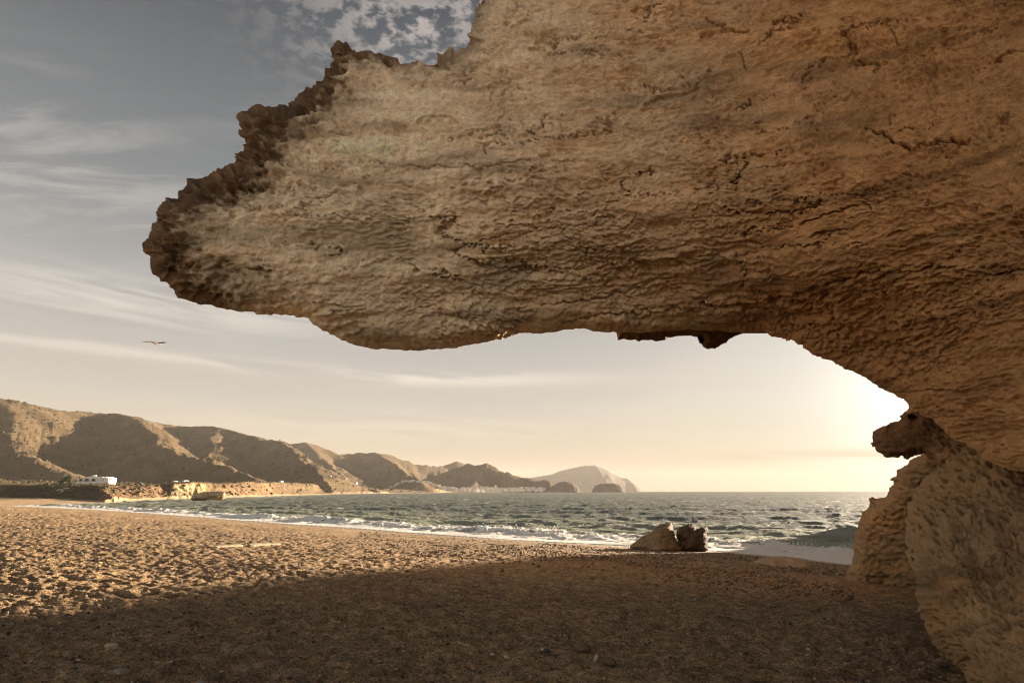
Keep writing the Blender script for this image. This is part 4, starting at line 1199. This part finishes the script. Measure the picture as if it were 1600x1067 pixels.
szA = lambda rs, P: np.minimum(0.026, 0.003 + rs.exponential(0.0042, len(P))) * (1 + P[:, 1] / 35)
scatter('pale_shingle', 1500, pk_all, szA, M_pale, 'scattered small pale pebbles and shell bits over the sand', 11)
scatter('grey_shingle', 1700, pk_all, szA, M_grey, 'scattered small grey pebbles over the sand', 12)
scatter('dark_shingle', 3200, pk_all, szA, M_dark, 'scattered small dark pebbles over the sand', 13)
szB = lambda rs, P: 0.02 + np.minimum(0.07, rs.exponential(0.022, len(P)))
scatter('shore_shingle', 3800, pk_shore, szB, M_brown, 'band of brown pebbles along the water edge', 14)
scatter('shore_shingle', 1100, pk_shore, szB, M_grey, 'grey pebbles mixed into the band along the water edge', 15)

# ------------------------------------------------------------------ villa on the bluff
def wall_panel(bm, outline, holes, y0, y1):
    """wall with real openings: outline and holes are (x, z) loops"""
    loops = [[Vector((a, b, 0)) for a, b in outline]] + [[Vector((a, b, 0)) for a, b in h] for h in holes]
    tris = tessellate_polygon(loops); flat = [v for l in loops for v in l]
    F_ = [bm.verts.new((v.x, y0, v.y)) for v in flat]; B_ = [bm.verts.new((v.x, y1, v.y)) for v in flat]
    for t in tris:
        for vs in (F_, B_[::1]):
            try: bm.faces.new([vs[i] for i in t])
            except ValueError: pass
    k = 0
    for l in loops:
        n = len(l)
        for i in range(n):
            a, b = k + i, k + (i + 1) % n
            try: bm.faces.new((F_[a], F_[b], B_[b], B_[a]))
            except ValueError: pass
        k += n


def arch_loop(xc, w, z0, z1, n=9):
    r = w / 2
    h = min(r, z1 - z0)
    return [(xc - r, z0)] + [(xc - r * math.cos(math.pi * i / n), z1 - h + h * math.sin(math.pi * i / n)) for i in range(n + 1)] + [(xc + r, z0)]


def on_land(px, py, Yg, lo=0.8, hi=1.25):
    """where the line of sight first meets the land near distance Yg (else the closest pass)"""
    ys = np.linspace(Yg * lo, Yg * hi, 500); P = at(np.full(500, float(px)), np.full(500, float(py)), ys)
    zz, on, _, _, _ = land(P[:, 0], P[:, 1]); gap = np.where(on, P[:, 2] - zz, 1e6)
    hit = np.where(gap <= 0)[0]; i = int(hit[0]) if len(hit) else int(np.argmin(gap))
    return float(P[i, 0]), float(P[i, 1]), float(zz[i])


def villa():
    Y = 262.0; U = Y / 919.0
    base = on_land(146, 755.3, 270)
    o = empty('villa', (base[0], base[1], base[2]), rz=R(6), label='long low white villa with arched porches and stepped roofline on the bluff', cat='villa')
    X = lambda px: (px - 146) * U
    Z = lambda py: (755.3 - py) * U
    outline = [(X(113.5), Z(756.5)), (X(115), Z(749)), (X(116), Z(743.5)), (X(126), Z(743)), (X(132), Z(740.2)), (X(160), Z(740.2)), (X(165), Z(742.3)), (X(173.5), Z(742.3)), (X(173.5), Z(756.5))]
    holes = [arch_loop(X(121.5), 7.6 * U, Z(749.6), Z(744.4)), arch_loop(X(132.5), 8.6 * U, Z(749.8), Z(743.8)), arch_loop(X(145), 8.6 * U, Z(749.6), Z(743.8))]
    for px in (153.5, 158): holes.append(arch_loop(X(px), 1.3 * U, Z(748.6), Z(745.4), 5))
    for px in (163, 168): holes.append(arch_loop(X(px), 2.3 * U, Z(748.6), Z(745.0), 6))
    bm = bmesh.new(); wall_panel(bm, outline, holes, -0.25, 0.25); bm_obj('front_wall', bm, M_white, o)
    bm = bmesh.new(); box(bm, X(127), X(164), 2.2, 10, -1, Z(740.6)); box(bm, X(115.2), X(126.8), 2.2, 8, -1, Z(743.5)); box(bm, X(164.2), X(173.4), 2.2, 8, -1, Z(742.8)); bm_obj('house_body', bm, M_white, o)
    bm = bmesh.new(); box(bm, X(115.5), X(131.8), 0.25, 2.2, Z(743.6) - .15, Z(743.6)); box(bm, X(132), X(160), 0.25, 2.2, Z(740.5) - .15, Z(740.5)); box(bm, X(160.2), X(173.3), 0.25, 2.2, Z(742.8) - .15, Z(742.8)); bm_obj('porch_roof', bm, M_white, o)
    for px, w in ((121.5, 7.4), (134.5, 4.2), (145, 6.6), (153.5, 1.2), (158, 1.2), (163, 2.2), (168, 2.2)):  # arch panes are dark panels standing in for porch shade; the rest are windows
        bm = bmesh.new(); box(bm, X(px) - w * U / 2, X(px) + w * U / 2, 0.40, 0.50, Z(749.7), Z(744.2)); bm_obj('window', bm, M_glass, o)
    for px in (136.5, 139.8):
        bm = bmesh.new(); box(bm, X(px) - .35, X(px) + .35, 3.5, 4.2, Z(741), Z(737.2)); box(bm, X(px) - .45, X(px) + .45, 3.4, 4.3, Z(737.2), Z(736.7)); bm_obj('chimney', bm, M_white, o)
    bm = bmesh.new()
    for k in range(3): box(bm, X(132 + 0.9 * k), X(134 + .9 * k) + .5, 3.0, 5.0, Z(740.5), Z(739.4 - .5 * k))
    bm_obj('roof_steps', bm, M_white, o)
    bm = bmesh.new(); box(bm, X(171.5), X(179.5), -2.5, 2.0, -1.0, Z(750.6)); box(bm, X(172.5), X(175), -1.0, 2, Z(750.5), Z(747)); bm_obj('side_terrace', bm, M_white, o)
    # low wall along the bluff edge
    bm = bmesh.new(); L = empty('terrace_wall', on_land(146, 757.4, 262), rz=R(6), label='long low whitewashed wall along the bluff edge below the villa', cat='wall')
    for i in range(18):
        x0 = X(110) + i * (X(181) - X(110)) / 18; x1 = x0 + (X(181) - X(110)) / 18 - 0.04
        box(bm, x0, x1, -.2, .2, -.9, 0.5 - 0.02 * (i % 2))
    bm_obj('wall_run', bm, M_pale, L)
    bm = bmesh.new(); box(bm, X(106), X(112), 1.5, 4.5, -1.4, Z(750.4)); h = bm_obj('garden_shed', bm, M_white); h.location = Vector(base); tag(h, 'tiny white outbuilding between palm tree and villa', 'shed')


villa()

# palm tree by the villa
def palm(px, py, Y, H, label, seed):
    rs = random.Random(seed); base = on_land(px, py, Y)
    o = empty('palm_tree', tuple(base), label=label, cat='tree')
    bm = bmesh.new(); lathe(bm, [(0.42, -1.5), (0.36, 0.3), (0.3, H * .5), (0.33, H * .95), (0.2, H)], 9); bm_obj('trunk', bm, M_trunk, o)
    bm = bmesh.new()
    for k in range(90):
        az = rs.uniform(0, 6.283); up = rs.uniform(-0.5, 1.3); L = rs.uniform(2.0, 3.0)
        prev = None; p = Vector((0, 0, H)); d = Vector((math.cos(az) * math.cos(up), math.sin(az) * math.cos(up), math.sin(up))); side = Vector((-math.sin(az), math.cos(az), 0))
        for s in range(8):
            w = 0.30 * math.sin(math.pi * (s + .8) / 9)
            cur = (p.copy(), p + side * w + Vector((0, 0, -w * .6)), p - side * w + Vector((0, 0, -w * .6)))
            if prev:
                for a in (1, 2):
                    q = [bm.verts.new(v) for v in (prev[0], prev[a], prev[a] * .35 + cur[a] * .65, cur[0])]
                    bm.faces.new(q)
            prev = cur; p = p + d * (L / 7); d.z -= 0.20; d.normalize()
    bm_obj('crown', bm, M_leaf, o)


palm(103, 754.5, 259, 3.1, 'dark bushy palm tree left of the white villa', 3)
palm(97, 755.5, 256, 1.9, 'lower palm at the left of the bushy palm by the villa', 7)

# zigzag path down the bluff
def path():
    pts = [(109, 754.8), (103, 755.6), (100, 757.0), (94, 759.5), (90, 762), (94, 764), (98.5, 766.5), (96, 768), (94, 769.5)]
    P = []
    for (a, b), (c, d) in zip(pts, pts[1:]):
        for k in range(6):
            f = k / 6; P.append((a + (c - a) * f, b + (d - b) * f))
    V = []
    for px, py in P:
        q = on_land(px, py, 262, 0.9, 1.1); V.append(Vector(q))
    # even out
    for _ in range(0): V = [V[0]] + [(V[i - 1] + V[i] * 2 + V[i + 1]) / 4 for i in range(1, len(V) - 1)] + [V[-1]]
    bm = bmesh.new(); prev = None
    for i, p in enumerate(V):
        r = [bm.verts.new(p + Vector(q)) for q in ((-.33, 0, .2), (.33, 0, .2), (.33, .1, -.3), (-.33, .1, -.3))]
        if prev:
            for k in range(4): bm.faces.new((prev[k], prev[(k + 1) % 4], r[(k + 1) % 4], r[k]))
        prev = r
    tag(bm_obj('zigzag_path', bm, M_path), kind='structure')


path()

# parked car
def car(px, py, Y):
    b = on_land(px, py, Y)
    o = empty('parked_car', (b[0], b[1], b[2]), rz=R(8), label='small dark car parked on the bluff right of the villa', cat='car')
    bm = bmesh.new(); prof = [(-2.1, .3), (-2.15, .75), (-1.3, .9), (-.7, 1.4), (.8, 1.42), (1.5, .95), (2.1, .8), (2.1, .3)]
    a = [bm.verts.new((x, -.8, z_)) for x, z_ in prof]; c = [bm.verts.new((x, .8, z_)) for x, z_ in prof]
    bm.faces.new(a); bm.faces.new(c[::-1])
    for i in range(8): bm.faces.new((a[i], a[(i + 1) % 8], c[(i + 1) % 8], c[i]))
    bm_obj('body', bm, M_car, o)
    bm = bmesh.new(); w = [(-1.1, .93), (-.65, 1.32), (.72, 1.34), (1.25, .95)]
    q = [bm.verts.new((x, -.82, z_)) for x, z_ in w]; bm.faces.new(q); bm_obj('window', bm, M_glass, o)
    for x in (-1.35, 1.35):
        for y in (-.75, .75):
            bm = bmesh.new(); lathe(bm, [(.32, -.1), (.32, .1)], 12); wh = bm_obj('wheel', bm, M_tyre, o); wh.location = (x, y, .32); wh.rotation_euler = (math.pi / 2, 0, 0)


car(217, 753.8, 268)

# ------------------------------------------------------------------ village
def house(px, py, Y, wpx, hpx, storeys, label, group=None, dome=False, rs=random.Random(1), windows=True, free=False):
    b = tuple(at(px, py, Y)) if free else on_land(px, py, Y)
    U = b[1] / 919.0; w, h = wpx * U, hpx * U; dp = max(w * .8, 7)
    o = empty('village_house', tuple(b), rz=R(rs.uniform(22, 52) if py > 750 and px > 600 else rs.uniform(-14, 14)), label=label, cat='house', group=group)
    bm = bmesh.new(); box(bm, -w / 2, w / 2, 0, dp, -4 if free else -1.5, h)
    bm_obj('wall', bm, M_white, o)
    bm = bmesh.new()
    for x0, x1, y0, y1 in ((-w / 2, w / 2, -.02, .25), (-w / 2, w / 2, dp - .25, dp + .02), (-w / 2 - .02, -w / 2 + .25, .26, dp - .26), (w / 2 - .25, w / 2 + .02, .26, dp - .26)): box(bm, x0, x1, y0, y1, h, h + .7)
    bm_obj('parapet', bm, M_white, o)
    if windows:
        n = max(1, int(w / 4.2))
        for s in range(storeys):
            for k in range(n):
                if rs.random() < .12: continue
                x = -w / 2 + w * (k + .5) / n; z = h * (s + .5) / storeys
                bm = bmesh.new(); box(bm, x - .65, x + .65, -.05, .05, z - .8, z + .75); bm_obj('window', bm, M_glass, o)
    if dome:
        bm = bmesh.new(); lathe(bm, [(w * .32, 0), (w * .31, 1.5), (w * .25, 3.4), (w * .12, 4.6), (.3, 5)], 12, (0, dp / 2, h)); bm_obj('dome', bm, M_white, o, True)
    return o


rs = random.Random(77)
ORD = 'first second third fourth fifth sixth seventh eighth ninth tenth eleventh twelfth thirteenth fourteenth fifteenth'.split()
# row on top of the low rise
for i, px in enumerate([613.5, 619, 624, 630, 635.5, 641, 646.5, 652, 657, 662.5, 668, 673.5, 679]):
    house(px, 753.2 + 0.3 * rs.uniform(-1, 1), 1235, rs.uniform(3.4, 5.2), rs.uniform(1.6, 2.8), 1, ORD[i] + ' white flat-roofed house from the left in the row on top of the low rise', 'white houses on the low rise', rs=rs)
for px, py, w, h, st, lab in [(686.5, 757, 5.5, 5.2, 2, 'white two-storey block, leftmost of the large hillside blocks'), (693, 758.3, 7.5, 5.6, 3, 'tallest white block with rows of dark windows above the yellow cliff'),
                              (701, 759.5, 7, 5.4, 2, 'wide pale block right of the tallest one above the yellow cliff'), (708, 761, 6.5, 6.2, 3, 'white three-storey block stepping down to the right'),
                              (714, 763.5, 5.5, 5.0, 2, 'lowest white block at the foot of the hillside group')]:
    house(px, py, 1290, w, h, st, lab, 'large white blocks above the yellow cliff', rs=rs)
for i in range(44):
    px = 719 + i * 3.05 + rs.uniform(-1, 1); fr = i / 44
    tier = i % 3
    py = 766.4 - tier * (1.7 if px < 775 else 1.1) - (1.2 if 738 < px < 765 and tier == 2 else 0) + rs.uniform(-.3, .3)
    if px > 815: py = 765.8 - tier * 1.2
    house(px, py, 1560 + 60 * tier + 2.2 * (px - 719), rs.uniform(4.6, 7.5), rs.uniform(1.5, 2.5), 1 if rs.random() < .5 else 2,
          ORD[i // 3] + ' white house from the left in the ' + ('front', 'middle', 'back')[tier] + ' row of the waterfront village', 'white houses of the waterfront village', rs=rs, free=True)
house(775.5, 762.6, 1700, 4.5, 2.6, 1, 'white domed church rising above the village roofs', dome=True, rs=rs, free=True)
for px, py, Y, lab in ((556, 746, 900, 'white farmhouse on the plain at the foot of the third spur, rightmost of the farmhouses'), (540, 747.5, 850, 'white farmhouse on the plain next to the rightmost farmhouse'),
                       (515, 745, 900, 'small white farmhouse alone under the third hill spur'), (273, 741, 560, 'pale farmhouse on the plain behind the red gullied bluff'),
                       (288, 740.5, 560, 'pale farmhouse on the plain behind the yellow cliff'), (438, 746, 560, 'small white farmhouse near the edge of the brown bluff')):
    house(px, py, Y, 3.4, 1.3, 1, lab, rs=rs, windows=False)

# scrub: dark shrubs over plain, bluff and hill feet
def scrub():
    rs_ = np.random.RandomState(9)
    n = 9000
    px = rs_.uniform(-60, 900, n); Y = np.exp(rs_.uniform(math.log(225), math.log(1400), n))
    x = px_at(px, Y); z, on, d, hill, t = land(x, Y)
    ok = on & (t > 0.05) & (fbm(x / 30, Y / 60, 3, 700) + 0.35 * rs_.rand(n) > 0.1)
    x, Y, z = x[ok], Y[ok], z[ok]; k = len(x)
    bm = bmesh.new(); bmesh.ops.create_icosphere(bm, subdivisions=1, radius=1)
    sv = np.array([v.co[:] for v in bm.verts]); sf = np.array([[v.index for v in f.verts] for f in bm.faces]); bm.free()
    sz = rs_.uniform(.35, 1.0, k) * (0.55 + Y / 600)
    W = sv[None] * (1 + rs_.uniform(-.35, .35, (k, len(sv), 1))) * (np.array([1.25, 1.25, .75]) * sz[:, None])[:, None, :] + np.stack([x, Y, z + .1 * sz], -1)[:, None, :]
    SF = (sf[None] + (np.arange(k) * len(sv))[:, None, None]).reshape(-1, 3)
    tag(np_mesh('scrub', W.reshape(-1, 3), SF, M_scrub), 'dry dark shrubs dotted over plain and hill feet', 'scrub', kind='stuff')


scrub()
for px, py, Y, r in ((605, 755, 1080, 7), (596, 756.5, 1040, 5), (612, 756.5, 1060, 4)):
    b = on_land(px, py, Y); o = empty('round_tree', tuple(b), label={605: 'largest dark round tree left of the houses on the rise', 596: 'dark tree furthest left of the houses on the rise', 612: 'smallest dark tree nearest the houses on the rise'}[px], cat='tree')
    bm = bmesh.new(); lathe(bm, [(.5, -4), (.35, 2)], 7); bm_obj('trunk', bm, M_trunk, o)
    rr = random.Random(px); bm = bmesh.new()
    for k in range(260):
        d = Vector((rr.gauss(0, 1), rr.gauss(0, 1), rr.gauss(0, .8))).normalized() * r * rr.uniform(.6, 1.05); d.z = d.z * .6 + r * .5; e = [Vector((rr.uniform(-1, 1), rr.uniform(-1, 1), rr.uniform(-1, 1))) * 1.2 for _ in range(3)]
        bm.faces.new([bm.verts.new(d + q) for q in e])
    bm_obj('crown', bm, M_scrub, o)

# ------------------------------------------------------------------ gull
def gull():
    p = at(245, 536.5, 17.0); U = 17 / 900.
    o = empty('gull', tuple(p), rz=R(-15), label='lone gull gliding with spread wings left of the rock tip', cat='bird')
    bm = bmesh.new(); rings = []
    for x, r, z in ((-.20, .004, .0), (-.15, .022, 0), (-.06, .036, 0), (.03, .038, .003), (.10, .027, .010), (.135, .024, .014), (.165, .014, .012), (.19, .005, .006), (.205, .002, .003)):
        rings.append([bm.verts.new((x, r * math.cos(a), z + r * .9 * math.sin(a))) for a in [2 * math.pi * k / 10 for k in range(10)]])
    for a, b in zip(rings, rings[1:]):
        for k in range(10): bm.faces.new((a[k], a[(k + 1) % 10], b[(k + 1) % 10], b[k]))
    bm.faces.new(rings[0]); bm.faces.new(rings[-1][::-1]); bm_obj('body', bm, M_gull, o, True)
    for s in (-1, 1):
        for nm, st, m in (('wing', [(.02, .06, 0, .03), (.14, .065, .035, .035), (.26, .055, .045, .01), (.33, .05, .04, -.01)], M_gull), ('wing_tip', [(.33, .05, .04, -.01), (.40, .038, .028, -.045), (.47, .008, .012, -.085)], M_gulld)):
            bm = bmesh.new(); pr = None
            for y, c, z, x0 in st:
                cur = [bm.verts.new((x0 + c, s * y, z)), bm.verts.new((x0, s * y, z + .012)), bm.verts.new((x0 - c, s * y, z)), bm.verts.new((x0, s * y, z - .003))]
                if pr:
                    for k in range(4): bm.faces.new((pr[k], pr[(k + 1) % 4], cur[(k + 1) % 4], cur[k]))
                pr = cur
            bm.faces.new(pr); bm_obj(nm, bm, m, o)
    bm = bmesh.new(); q = [bm.verts.new(v) for v in ((-.17, .012, 0), (-.17, -.012, 0), (-.27, -.045, .0), (-.27, .045, 0), (-.17, 0, .012))]
    bm.faces.new(q[:4]); bm.faces.new((q[0], q[4], q[3])); bm.faces.new((q[1], q[2], q[4])); bm.faces.new((q[4], q[2], q[3])); bm_obj('tail', bm, M_gull, o)
    o.rotation_euler = (R(6), 0, R(75))


gull()

# ------------------------------------------------------------------ air
def haze():
    m = bpy.data.materials.new('sea_haze'); m.use_nodes = True; nt = m.node_tree; nt.nodes.clear()
    out = nt.nodes.new('ShaderNodeOutputMaterial'); v = nt.nodes.new('ShaderNodeVolumePrincipled'); nt.links.new(v.outputs[0], out.inputs['Volume'])
    v.inputs['Color'].default_value = (0.66, 0.62, 0.58, 1); v.inputs['Density'].default_value = HAZE; v.inputs['Anisotropy'].default_value = 0.0
    bm = bmesh.new(); box(bm, -9700, 9700, -800, 9800, -40, 300); o = bm_obj('haze', bm, m)
    tag(o, kind='stuff')


HAZE = 0.000065
haze()
